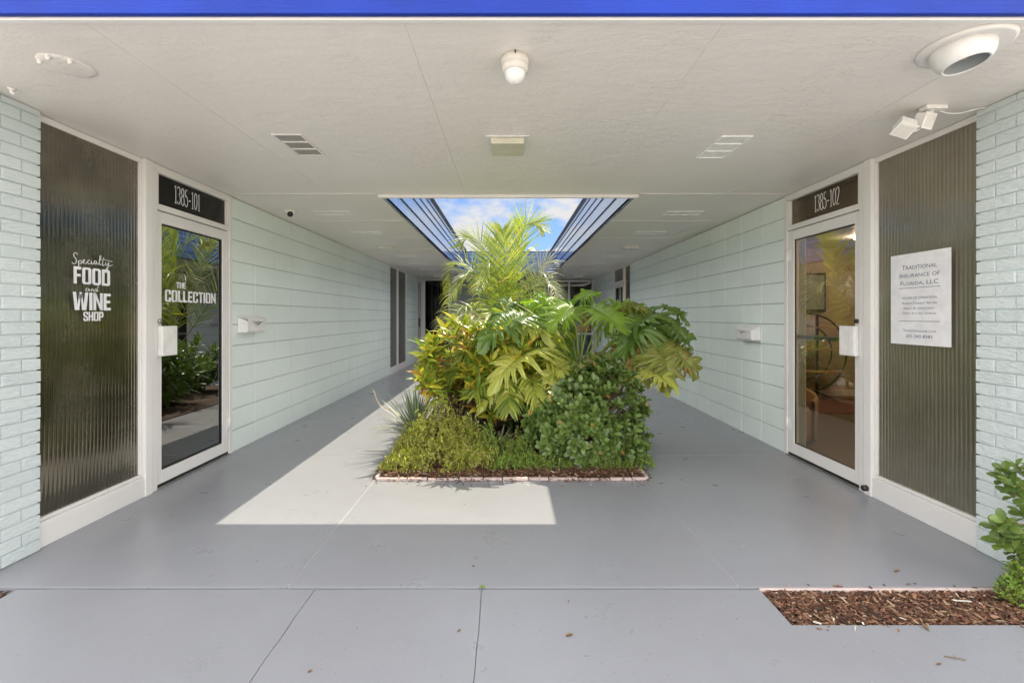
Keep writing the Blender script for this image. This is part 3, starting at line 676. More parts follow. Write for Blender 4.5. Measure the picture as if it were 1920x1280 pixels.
# rest of the side walls
def side_window(sx, y0, y1, mull, mat, root):
    win = bx(sx, W - .015, W + .04, y0, y1, 0, .14).obj('window', M['white'], root, bevel=.003)
    bx(sx, W - .0, W + .05, y0, y1, CZ - .03, CZ - .003).obj('head_trim', M['white'], win)
    bx(sx, W + .05, W + .19, y0, y0 + .02, .14, CZ - .005).obj('reveal', M['mint'], win)
    ys = [y0] + mull + [y1]
    for y in mull: bx(sx, W - .01, W + .04, y - .018, y + .018, .141, CZ - .031).obj('mullion', M['white'], win, bevel=.002)
    for a, b in zip(ys[:-1], ys[1:]): fluted_pane(sx, a + .018, b - .018, .14, CZ - .03, M[mat], win, name='glass', x=W + .03, per=6)
    return win
side_window(-1, 10.27, 11.9, [10.98], 'fluted_grey', left)
block_wall(-1, 11.9, 13.35, left)
def side_door(sx, y0, y1, root, transom):
    mb = MB(); top = 2.09 if transom else CZ - .05
    bx(sx, W - .012, W + .08, y0, y0 + .05, 0, CZ - .004, mb); bx(sx, W - .012, W + .08, y1 - .05, y1, 0, CZ - .004, mb)
    bx(sx, W - .012, W + .08, y0 + .0505, y1 - .0505, top, top + .045, mb)
    fr = mb.obj('door_frame', M['white'], root, bevel=.003)
    bx(sx, W + .02, W + .03, y0 + .05, y1 - .05, top + .045, CZ - .01).obj('transom_glass', M['glass_t'], fr)
    mb = MB(); bx(sx, W, W + .045, y0 + .055, y0 + .13, .02, top - .01, mb); bx(sx, W, W + .045, y1 - .13, y1 - .055, .02, top - .01, mb)
    bx(sx, W, W + .045, y0 + .1305, y1 - .1305, top - .1, top - .01, mb); bx(sx, W, W + .045, y0 + .1305, y1 - .1305, .02, .15, mb)
    d = mb.obj('door', M['white'], root, bevel=.003)
    bx(sx, W + .015, W + .025, y0 + .13, y1 - .13, .15, top - .1).obj('glass', M['glass_dark'], d)
    bx(sx, W - .055, W - .005, y0 + .07, y0 + .1, 1.0, 1.25).obj('handle', M['darkmetal'], d, bevel=.003)
side_door(-1, 13.35, 14.1, left, False)
side_window(1, 9.96, 10.46, [], 'fluted_dark', right)
side_door(1, 10.46, 11.5, right, True)
block_wall(1, 11.5, 14.1, right)

# interiors
def room(sx, root, x1, y0, y1, wall, floor):
    mb = MB()
    bx(sx, x1, x1 + .1, y0, y1, 0, CZ - .01, mb); bx(sx, W + .2, x1, y1, y1 + .1, 0, CZ - .01, mb); bx(sx, W + .3, x1, 2.54, 2.6, 0, CZ - .01, mb)
    bx(sx, W + .191, W + .2, 4.5, y1, 0, CZ - .01, mb)
    mb.obj('inner_wall', wall, root)
    bx(sx, W + .06, x1, 2.54, y1, -.05, .004).obj('inner_floor', floor, root)
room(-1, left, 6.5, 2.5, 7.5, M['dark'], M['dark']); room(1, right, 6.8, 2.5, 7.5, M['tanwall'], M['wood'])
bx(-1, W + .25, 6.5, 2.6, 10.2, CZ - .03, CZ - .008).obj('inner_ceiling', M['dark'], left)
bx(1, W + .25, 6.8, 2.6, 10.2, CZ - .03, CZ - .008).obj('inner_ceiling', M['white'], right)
MB().box(2.9, 6.7, 7.48, 7.497, .004, .10).obj('baseboard', M['white'], right)
mb = MB()
for k in range(32): mb.box(2.862 + (.006 if k % 2 else 0), 2.903, 4.47, 4.52, .005 + k * .072, .072 + k * .072)
mb.obj('inner_post', M['white'], right, bevel=.004)
lt = thing('ceiling_lamp', (3.25, 2.75, CZ - .03), 'warm ceiling lamp lit inside the right office behind the fluted glass', 'lamp', 'lamps lit inside the office')
MB().lathe([(0, 0), (.12, 0), (.13, -.03), (.10, -.07), (0, -.08)], (3.25, 2.75, CZ - .031), n=20).obj('globe', M['lamp'], lt)
lt2 = copy_tree(lt)
for k_ in kids(lt2): k_.data = k_.data.copy(); k_.data.materials[0] = M['lamp_bright']; g2 = k_.data; lt2.location = (4.0, 4.7, CZ - .03); lt2['label'] = 'warm ceiling lamp lit deep inside the right office seen through the transom'
lt3 = copy_tree(lt)
for k_ in kids(lt3): k_.data = g2; lt3.location = (4.9, 6.3, CZ - .03); lt3['label'] = 'warm ceiling lamp lit near the back wall inside the right office'
pc = thing('picture', (4.98, 7.46, 1.4), 'dark framed picture on the tan wall inside the right office', 'picture')
MB().box(4.80, 5.16, 7.45, 7.475, 1.38, 2.0).obj('frame', M['darkmetal'], pc, bevel=.004)
MB().box(4.83, 5.13, 7.44, 7.449, 1.41, 1.97).obj('canvas', M['greywall'], pc)
sh = thing('round_shelf', (4.6, 7.1, .004), 'round black metal hoop shelf standing inside the right office', 'shelf')
cx, cz = 4.60, .74
def hoop(r, cy, th): return [(cx + r * math.cos(a * math.pi / 20), cy, cz + r * math.sin(a * math.pi / 20)) for a in range(41)]
MB().tube(hoop(.60, 7.05, .01), .013, 8, False).obj('hoop', M['black'], sh); MB().tube(hoop(.42, 7.12, .01), .011, 8, False).obj('hoop', M['black'], sh)
for z, wdt in ((1.12, .4), (.44, .48), (.78, .56)): MB().box(cx - wdt, cx + wdt, 6.98, 7.22, z, z + .02).obj('shelf', M['fabric'], sh)
MB().box(cx + .16, cx + .19, 7.08, 7.11, .02, 1.33).obj('upright', M['black'], sh)
for s in (-1, 1): MB().tube([(cx + s * .1, 7.1, .16), (cx + s * .42, 6.95, .01)], .014, 8).obj('leg', M['black'], sh)
ch = thing('barrel_chair', (2.97, 4.95, .004), 'tan barrel chair with rounded back inside the right office door', 'chair')
mb = MB(); mb.lathe([(0, .0), (.27, .0), (.285, .1), (.285, .30), (.27, .34), (0, .34)], (2.97, 4.95, .006), n=32); mb.obj('seat', M['fabric'], ch)
mb = MB(); vs = []
for a in range(19):
    th = R(-60 + a * 15); hgt = .53 - .10 * (abs(a - 9) / 9) ** 2
    for r, z in ((.30, .02), (.315, hgt - .03), (.30, hgt), (.27, hgt - .02), (.262, .32)): vs.append((2.97 + r * math.cos(th), 4.95 + r * math.sin(th), z + .006))
mb.add(vs, [(a * 5 + k, (a + 1) * 5 + k, (a + 1) * 5 + k + 1, a * 5 + k + 1) for a in range(18) for k in range(4)], True); mb.obj('backrest', M['fabric'], ch)
rg = tag(MB().box(3.9, 6.2, 6.1, 7.2, .006, .016).obj('rug', M['mulch'], loc=(5, 6.6, 0)), 'dark patterned rug on the wood floor by the hoop shelf', 'rug')

# ------------------------------------------------------------------ end building
end = thing('shop_building', (0, 14.3, 0), 'far shop closing the courtyard with dark doorway and picture windows', 'shop')
Y = 14.1
mb = MB(); mb.box(-1.78, -.35, Y, Y + .15, 0, CZ - .003); mb.obj('wall', M['greywall'], end)
mb = MB(); mb.box(-2.64, -2.56, Y - .01, Y + .12, 0, CZ - .03); mb.box(-1.84, -1.78, Y - .01, Y + .12, 0, CZ - .03); mb.box(-2.56, -1.84, Y - .01, Y + .12, 2.40, CZ - .004)
do = mb.obj('door', M['white'], end, bevel=.004)
MB().box(-2.56, -1.84, Y + .06, Y + .07, .02, 2.40).obj('glass', M['glass_far'], do)
for x, m_ in ((-2.36, 'dark'), (-2.18, 'greywall'), (-2.1, 'dark')): MB().box(x, x + .02, Y + .04, Y + .055, .1, 2.35).obj('glazing_bar', M['darkmetal'], do)
MB().box(-1.91, -1.89, Y + .0, Y + .04, .95, 1.25).obj('handle', M['steel'], do)
mb = MB()
for x in (-.35, .42, 1.13, 1.87, 2.60): mb.box(x - .03, x + .03, Y - .01, Y + .1, 0, CZ - .08)
mb.box(-.38, 2.64, Y - .012, Y + .1, CZ - .08, CZ - .03); mb.box(-.35, 2.60, Y - .005, Y + .09, .74, .79); mb.box(-.35, 2.60, Y - .005, Y + .09, 0.0, .10)
wi = mb.obj('window', M['whitemetal'], end, bevel=.004)
for a, b in ((-.32, .39), (.45, 1.10), (1.16, 1.84), (1.90, 2.57)): MB().box(a, b, Y + .05, Y + .056, .1, CZ - .08).obj('glass', M['glass_clear'], wi)
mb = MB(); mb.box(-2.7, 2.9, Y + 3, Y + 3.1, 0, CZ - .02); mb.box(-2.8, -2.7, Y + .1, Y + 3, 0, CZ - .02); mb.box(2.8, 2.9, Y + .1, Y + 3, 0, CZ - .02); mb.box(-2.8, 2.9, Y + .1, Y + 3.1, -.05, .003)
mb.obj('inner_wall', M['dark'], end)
def art_mat():
    m = Mat('abstract_orange_painting'); n = m.noise(3.2, 3, .5)
    m.set(color=m.ramp(n, [(0.38, (0.30, 0.42, 0.50)), (0.46, (0.75, 0.72, 0.62)), (0.52, (0.80, 0.25, 0.06)), (0.66, (0.75, 0.16, 0.05))]), rough=.6); return m.m
art = thing('painting', (2.2, Y + .3, .9), 'orange abstract painting displayed behind the far window', 'painting')
MB().box(1.93, 2.55, Y + .25, Y + .27, .84, 1.42).obj('canvas', art_mat(), art)
MB().box(1.91, 2.57, Y + .271, Y + .285, .82, 1.44).obj('frame', M['greywall'], art)
dsk = thing('display_shelf', (2.2, Y + .4, 0), 'blue display shelf under the orange painting behind the far window', 'shelf')
M['teal'] = plain('teal_paint', (0.10, 0.32, 0.40), .5)
for z in (.15, .4, .68): MB().box(1.93, 2.55, Y + .2, Y + .5, z, z + .03).obj('shelf_board', M['teal'], dsk)
for x in (1.93, 2.52): MB().box(x, x + .03, Y + .2, Y + .5, .02, .149).obj('leg', M['teal'], dsk)
MB().box(1.93, 2.55, Y + .51, Y + .53, .02, .72).obj('back_panel', M['teal'], dsk)
# vent pipe above the far roof
vp = P(1001, 471, 15)
vt = thing('vent_pipe', (vp.x, 15, CZ + .585), 'bent grey vent pipe standing on the far roof against the sky', 'pipe')
b0 = Vector((vp.x, 15, CZ + .58))
MB().tube(spline([b0, b0 + Vector((0, 0, .38)), b0 + Vector((-.03, 0, .47)), b0 + Vector((-.12, 0, .48)), b0 + Vector((-.17, 0, .41))], 4), .05, 12).obj('pipe', M['cream'], vt)
MB().lathe([(.11, 0), (.07, .05), (.055, .08)], b0 + Vector((0, 0, 0)), n=14).obj('flashing', M['steel'], vt)

# ------------------------------------------------------------------ mailboxes
def mailbox(sx, y0, z0, label, lidlift):
    y1 = y0 + .33; r = thing('mailbox', (sx * W, (y0 + y1) / 2, z0), label, 'mailbox', 'wall mailboxes in the walkways')
    X0, X1 = W - .002, W - .10
    prof = [(X0, z0), (X1 + .012, z0), (X1, z0 + .015), (X1, z0 + .11), (X0, z0 + .155)]
    vs = [(sx * a, y, b) for y in (y0, y1) for a, b in prof]; n = 5
    MB().add(vs, [tuple(range(n)), tuple(range(2 * n - 1, n - 1, -1))] + [(i, n + i, n + (i + 1) % n, (i + 1) % n) for i in range(n)]).obj('box', M['whitemetal'], r, bevel=.003)
    a = [(X0, z0 + .168), (X1 - .010, z0 + .120 + lidlift), (X1 - .012, z0 + .095 + lidlift), (X1 - .008, z0 + .095 + lidlift), (X1 - .005, z0 + .115 + lidlift), (X0, z0 + .160)]
    vs = [(sx * p, y, q) for y in (y0 - .005, y1 + .005) for p, q in a]; n = 6
    MB().add(vs, [tuple(range(n)), tuple(range(2 * n - 1, n - 1, -1))] + [(i, n + i, n + (i + 1) % n, (i + 1) % n) for i in range(n)]).obj('lid', M['whitemetal'], r, bevel=.0015)
    mb = MB(); ym = (y0 + y1) / 2
    mb.tube([(sx * (X1 - .014), ym - .05, z0 + .10), (sx * (X1 - .018), ym, z0 + .075), (sx * (X1 - .014), ym + .05, z0 + .10)], .004, 6); mb.obj('pull', M['steel'], r)
    return r
mailbox(-1, 4.47, 1.14, 'white mailbox with a letter poking out on the left wall beside the wine shop door', .012)
mb = MB(); mb.cbox((-W + .10, 4.63, 1.268), (.045, 0, -.016), (0, .08, .0), (.0005, 0, .0015)); tag(mb.obj('letter', M['paper'], loc=(-W + .1, 4.63, 1.268)), 'thin white letter sticking out of the left mailbox lid', 'letter')
mailbox(1, 4.80, 1.045, 'white metal mailbox on the right mint wall near the office door', 0)
mailbox(1, 9.3, 1.10, 'small distant white mailbox on the right wall beside the far glass door', 0)
mailbox(1, 12.2, 1.10, 'farthest white mailbox at the end of the right walkway', 0)

# ------------------------------------------------------------------ soffit fixtures
def vent(c, lx, ly, banks_along, nsl, label, open_dark, group='soffit vents'):
    # perforated sheet: frame plus slats with gaps
    r = thing('soffit_vent', (c[0], c[1], CZ), label, 'vent', group)
    x0, x1, y0, y1 = c[0] - lx / 2, c[0] + lx / 2, c[1] - ly / 2, c[1] + ly / 2
    t = .012; z0, z1 = CZ - .007, CZ - .001
    mb = MB(); mb.box(x0, x1, y0, y0 + t, z0, z1); mb.box(x0, x1, y1 - t, y1, z0, z1); mb.box(x0, x0 + t, y0 + t, y1 - t, z0, z1); mb.box(x1 - t, x1, y0 + t, y1 - t, z0, z1)
    for k in (1, 2):
        if banks_along == 'y': yy = y0 + ly * k / 3; mb.box(x0 + t, x1 - t, yy - .008, yy + .008, z0, z1)
        else: xx = x0 + lx * k / 3; mb.box(xx - .008, xx + .008, y0 + t, y1 - t, z0, z1)
    mb.obj('frame', M['soffit' if open_dark else 'vent'], r, bevel=.001)
    mb = MB()
    for k in range(nsl):
        if banks_along == 'y':
            xx = x0 + t + (x1 - x0 - 2 * t) * (k + .5) / nsl
            mb.box(xx - .0018, xx + .0018, y0 + t, y1 - t, z1 - .0026, z1 - .0016)
        else:
            xx = x0 + t + (x1 - x0 - 2 * t) * (k + .5) / nsl
            mb.box(xx - .0030, xx + .0030, y0 + t, y1 - t, z1 - .0026, z1 - .0016)
    mb.obj('slats', M['soffit' if open_dark else 'vent'], r)
    MB().box(x0 + .002, x1 - .002, y0 + .002, y1 - .002, CZ - .0014, CZ - .0004).obj('backing', M['black'] if open_dark else M['vent'], r)
    return r
vent((-1.39, 3.06), .19, .38, 'y', 16, 'soffit vent with dark open slots left of the square light', True)
vent((1.45, 3.10), .20, .40, 'y', 16, 'white screened soffit vent right of the square light', False)
names = ['nearest', 'second', 'third', 'fourth', 'fifth', 'sixth']
for sx, sn in ((-1, 'left'), (1, 'right')):
    for i, y in enumerate((5.06, 6.26, 8.66, 9.86, 11.06, 12.26)):
        vent((sx * 1.93, y), .40, .17, 'x', 30, f'{names[i]} white three-panel vent in the {sn} walkway soffit', False, 'three-panel vents over the walkways')
    for j, (y, nm) in enumerate(((7.44, 'nearer'), (12.9, 'farther'))):
        r = thing('ceiling_light', (sx * 1.98, y, CZ), f'{nm} flat rectangular light on the {sn} walkway soffit', 'light', 'flat lights over the walkways')
        MB().box(sx * 1.98 - .15, sx * 1.98 + .15, y - .1, y + .1, CZ - .012, CZ - .001).obj('base_plate', M['white'], r, bevel=.003)
        MB().box(sx * 1.98 - .12, sx * 1.98 + .12, y - .075, y + .075, CZ - .055, CZ - .0125).obj('diffuser', M['cream'], r, bevel=.008)
# square light at the middle
r = thing('ceiling_light', (0, 3.04, CZ), 'square frosted ceiling light with white frame in the middle of the entrance soffit', 'light')
mb = MB(); MB().box(-.145, .135, 2.89, 3.20, CZ - .008, CZ - .001).obj('base_plate', M['whitemetal'], r, bevel=.003)
M['diff'] = plain('aged_diffuser', (0.62, 0.60, 0.47), .3)
MB().box(-.112, .102, 2.905, 3.14, CZ - .048, CZ - .0085).obj('diffuser', M['diff'], r, bevel=.008, seg=3)
# dome sensor
r = thing('dome_fixture', (.03, 2.03, CZ), 'round cream dome sensor hanging from the soffit above the square light', 'sensor')
MB().lathe([(0, -.001), (.062, -.001), (.062, -.03), (.057, -.034)], (.03, 2.03, CZ), n=36).obj('base', M['cream'], r)
MB().lathe([(.0565, -.034), (.058, -.05), (.054, -.062), (.048, -.065)], (.03, 2.03, CZ), n=36).obj('collar', M['cream'], r)
MB().lathe([(.047, -.065)] + [(.046 * math.cos(a * math.pi / 20), -.066 - .05 * math.sin(a * math.pi / 20)) for a in range(1, 11)], (.03, 2.03, CZ), n=36).obj('dome', M['whitemetal'], r)
MB().box(.027, .033, 2.03 - .068, 2.03 - .06, CZ - .012, CZ - .002).obj('screw_notch', M['black'], r)
# blank cover left
r = thing('round_cover', (-2.01, 2.09, CZ), 'painted-over round cover plate with three knobs at the left of the soffit', 'cover plate')
MB().lathe([(0.0, -.010), (.080, -.0095), (.098, -.006), (.104, -.001)], (-2.01, 2.09, CZ), n=32).obj('plate', M['soffit'], r)
for a in (-140, -90, -40): MB().lathe([(.010, -.005), (.010, -.018), (.006, -.024), (0, -.025)], (-2.01 + .088 * math.cos(R(a)), 2.09 + .088 * math.sin(R(a)), CZ), n=10).obj('knob', M['white'], r)
# recessed downlight right
r = thing('downlight', (1.93, 1.94, CZ), 'white eyeball downlight with wide trim ring at the right of the soffit', 'light')
MB().lathe([(.158, -.001), (.156, -.012), (.145, -.016), (.10, -.006), (.092, -.001)], (1.93, 1.94, CZ), n=48).obj('trim_ring', M['white'], r)
ax = Vector((.10, -.12, -1)).normalized(); c0 = Vector((1.93, 1.95, CZ - .003))
MB().lathe([(.104, -.02), (.108, .0), (.105, .03), (.096, .055), (.080, .075), (.075, .077), (.071, .073)], c0, ax, 40).obj('eyeball', M['whitemetal'], r)
MB().lathe([(.072, .072), (.066, .02), (.05, -.02), (0, -.03)], c0, ax, 32).obj('reflector', M['greywall'], r)
MB().lathe([(0, .045), (.012, .045), (.02, .03), (.014, -.02), (0, -.02)], c0, ax, 14).obj('lamp_socket', M['drystem'], r)
# security lights
r = thing('security_light', (2.30, 2.53, CZ), 'twin white box heads of a security light on the soffit above the fluted window', 'security light')
MB().box(2.255, 2.37, 2.47, 2.52, CZ - .022, CZ - .001).obj('mounting_bar', M['whitemetal'], r, bevel=.003)
MB().tube([(2.31, 2.50, CZ - .02), (2.29, 2.50, CZ - .05)], .012, 10).obj('arm', M['whitemetal'], r)
def head(c, fw, upv, s):
    fw = Vector(fw).normalized(); a = fw.cross(Vector(upv)).normalized(); b = a.cross(fw).normalized(); c = Vector(c)
    MB().cbox(c, a * s, b * s, fw * s * .7).obj('head', M['whitemetal'], r, bevel=.006)
    MB().cbox(c + fw * (s * .72), a * s * 1.12, b * s * 1.12, fw * .004).obj('bezel', M['whitemetal'], r, bevel=.003)
    MB().cbox(c + fw * (s * .72 + .005), a * s * .8, b * s * .8, fw * .0015).obj('lens', M['cream'], r)
head((2.262, 2.50, CZ - .078), (.3, -.9, -.35), (0, 0, 1), .038)
head((2.150, 2.49, CZ - .115), (-.45, -.45, -.8), (.45, 0, 1), .040)
MB().tube(spline([(2.262, 2.52, CZ - .11), (2.23, 2.52, CZ - .125), (2.19, 2.5, CZ - .11)], 5), .007, 8).obj('joint_arm', M['whitemetal'], r)
MB().tube(spline([(2.34, 2.50, CZ - .018), (2.40, 2.51, CZ - .03), (2.47, 2.51, CZ - .032), (2.53, 2.50, CZ - .018), (2.60, 2.50, CZ - .006)], 6), .0035, 6).obj('cable', M['whitemetal'], r)
# camera on the left soffit
r = thing('security_camera', (-2.33, 4.93, CZ), 'small white turret camera with black lens on the left walkway soffit', 'camera')
MB().lathe([(0, -.001), (.06, -.001), (.058, -.02), (.045, -.035), (0, -.035)], (-2.35, 4.93, CZ), n=24).obj('base', M['whitemetal'], r)
MB().lathe([(.036 * math.cos(a * math.pi / 12), .036 * math.sin(a * math.pi / 12)) for a in range(-6, 7)], (-2.325, 4.90, CZ - .05), (.25, -1, -.3), 20).obj('ball', M['whitemetal'], r)
MB().lathe([(.0, .012), (.024, .011), (.029, 0), (.03, -.02)], Vector((-2.325, 4.90, CZ - .05)) + Vector((.25, -1, -.3)).normalized() * .028, (.25, -1, -.3), 20).obj('lens', M['black'], r)
# hook
r = thing('ceiling_hook', (-2.49, 2.30, CZ), 'small painted stub hook on the soffit above the left brick corner', 'hook')
MB().tube(spline([(-2.49, 2.30, CZ), (-2.49, 2.30, CZ - .02), (-2.475, 2.30, CZ - .03)], 4), .008, 8).obj('shank', M['whitemetal'], r)
MB().lathe([(0, -.001), (.018, -.001), (.015, -.008), (0, -.008)], (-2.49, 2.30, CZ), n=12).obj('rose', M['whitemetal'], r)

# ------------------------------------------------------------------ plants
Z = Vector((0, 0, 1))
def rv(s=1): return Vector((random.uniform(-s, s), random.uniform(-s, s), random.uniform(-s, s)))
def frond(pts, L, mat, parent, droop=.5, nl=34, wd=.026, face=Vector((0, -1, .3)), spread=48, rr=.008):
    path = spline(pts, 12); m = len(path); mb = MB()
    mb.tube(path, [rr * (1 - .8 * i / m) for i in range(m)], 5, False)
    o = mb.obj('frond', M['stem'], parent)
    mb = MB(); i0 = int(m * .22)
    for k in range(nl):
        t = (k + random.uniform(-.2, .2)) / nl; f = i0 + (m - 1.01 - i0) * max(0, min(1, t)); i = int(f); p = path[i].lerp(path[min(i + 1, m - 1)], f - i)
        tg = (path[min(i + 1, m - 1)] - path[max(i - 1, 0)]).normalized()
        fc = face - tg * face.dot(tg); fc.normalize(); sd = tg.cross(fc).normalized()
        for s in (-1, 1):
            a = R(spread * (1 - .45 * t) + random.uniform(-6, 6))
            d = tg * math.cos(a) + sd * (s * math.sin(a)) + fc * random.uniform(.1, .3)
            ll = L * (math.sin(math.pi * (.16 + .80 * t)) ** .7) * random.uniform(.88, 1.08)
            n = 5; vs = []; q = p.copy(); dd = d.normalized(); w0 = wd * random.uniform(.8, 1.1)
            for j in range(n + 1):
                u = j / n; w = w0 * .5 * (min(1, .45 + u * 2.5)) * (1 - u) ** .55 if j < n else .0004
                nrm = fc; sv = dd.cross(nrm).normalized()
                vs += [q - sv * w, q + nrm * (w * .35), q + sv * w]
                q = q + dd * (ll / n); dd = (dd - Z * (droop * .22 * (1 + u))).normalized()
            fs = []
            for j in range(n): b = j * 3; fs += [(b, b + 1, b + 4, b + 3), (b + 1, b + 2, b + 5, b + 4)]
            mb.add(vs, fs, False)
    mb.obj('leaflets', mat, o); return o
# --- areca palm
palm = thing('palm', (0, 7.0, 0), 'feathery areca palm rising from the planter through the roof opening', 'palm')
B0 = P(955, 700, 7.0)
mb = MB()
for dx, dy, h in ((0, 0, .75), (-.06, .08, .6), (.08, .05, .65), (.02, -.06, .55)): mb.tube(spline([(B0.x + dx, 7.0 + dy, 0), (B0.x + dx * 1.2, 7.0 + dy, h * .6), (B0.x + dx * 1.5, 7.0 + dy * 1.3, h + .3)], 5), [.035, .033, .03, .028, .026, .026, .025, .024, .022, .02, .018], 10)
mb.obj('trunk', M['stem'], palm)
def fr(px, Lf, mat='palm', **kw):
    pts = [P(q[0], q[1], q[2] + .8 if q[2] > 5.55 else q[2] + .5) for q in px]; frond([B0 + rv(.03)] + pts, Lf * 1.13, M[mat], palm, **kw)
fr([(952, 620, 6.0), (949, 540, 5.9), (946, 470, 6.0), (943, 428, 6.1)], .52, nl=46, droop=.28, spread=50, face=Vector((0, -1, .1)))
fr([(962, 600, 6.3), (972, 500, 6.4), (982, 430, 6.5), (1000, 420, 6.5), (1020, 436, 6.4)], .42, nl=38, droop=.2, face=Vector((.2, -.8, .6)))
fr([(957, 600, 6.5), (966, 500, 6.6), (972, 440, 6.7), (972, 415, 6.8)], .35, nl=36, droop=.1, spread=30)
fr([(940, 600, 6.2), (925, 520, 6.2), (905, 462, 6.2), (880, 446, 6.2), (862, 462, 6.15)], .45, nl=40, droop=.12, face=Vector((.1, -.5, 1)), spread=62)
fr([(935, 630, 6.1), (915, 560, 6.0), (890, 520, 5.9), (866, 520, 5.85), (850, 560, 5.8)], .42, 'palm_pale', nl=38, droop=.7, face=Vector((-.2, -.5, 1)), spread=60)
fr([(930, 640, 5.8), (905, 595, 5.6), (878, 575, 5.5), (852, 590, 5.4), (838, 630, 5.35)], .40, nl=36, droop=.8, face=Vector((-.3, -.4, 1)), spread=60)
fr([(935, 640, 5.6), (905, 600, 5.4), (875, 588, 5.3), (850, 598, 5.2), (838, 622, 5.15)], .36, 'palm_pale', nl=36, droop=.9, face=Vector((0, -.6, 1)), spread=58)
fr([(972, 620, 6.1), (992, 560, 6.1), (1018, 530, 6.1), (1040, 545, 6.1), (1050, 590, 6.1)], .38, nl=38, droop=.7, face=Vector((.3, -.4, 1)), spread=60)
fr([(970, 640, 6.0), (990, 590, 5.8), (1012, 570, 5.7), (1032, 580, 5.6), (1042, 610, 5.55)], .32, nl=34, droop=.8, face=Vector((.2, -.6, 1)), spread=60)
fr([(968, 600, 6.6), (1000, 520, 6.8), (1030, 490, 6.9), (1052, 510, 7.0)], .36, 'palm_pale', nl=34, droop=.5, face=Vector((.3, -.5, 1)))
fr([(940, 620, 6.7), (915, 560, 6.9), (880, 500, 7.0), (850, 500, 7.1), (838, 540, 7.1)], .42, nl=34, droop=.5, face=Vector((-.3, -.5, 1)))
fr([(955, 640, 5.7), (945, 600, 5.4), (930, 590, 5.1), (915, 610, 4.9)], .36, nl=32, droop=.7, face=Vector((0, -.6, 1)), spread=60)
fr([(960, 640, 5.8), (975, 600, 5.4), (985, 590, 5.2), (990, 610, 5.0)], .34, nl=32, droop=.7, face=Vector((0, -.6, 1)), spread=60)
fr([(950, 600, 6.6), (935, 520, 6.8), (930, 470, 7.0), (925, 450, 7.1)], .42, nl=34, droop=.3)

for i, (bx_, by_, tx_, ty_, dy_) in enumerate([(925, 650, 870, 640, 5.0), (940, 640, 900, 640, 4.9), (975, 640, 1020, 640, 5.0), (985, 630, 1050, 620, 5.3), (960, 630, 950, 650, 4.8), (930, 620, 858, 560, 5.6), (980, 600, 1035, 560, 5.6), (945, 600, 905, 540, 5.6)]):
    fr([(bx_, by_, 5.9), ((bx_ + tx_) / 2, min(by_, ty_) - 45, (5.9 + dy_) / 2), (tx_, ty_ - 25, dy_), (tx_ + (tx_ - bx_) * .3, ty_ + 12, dy_ - .1)], .33, ('palm', 'palm_pale')[i % 3 == 0], nl=30, droop=.8, face=Vector(((tx_ - bx_) / 200, -.5, 1)), spread=58)
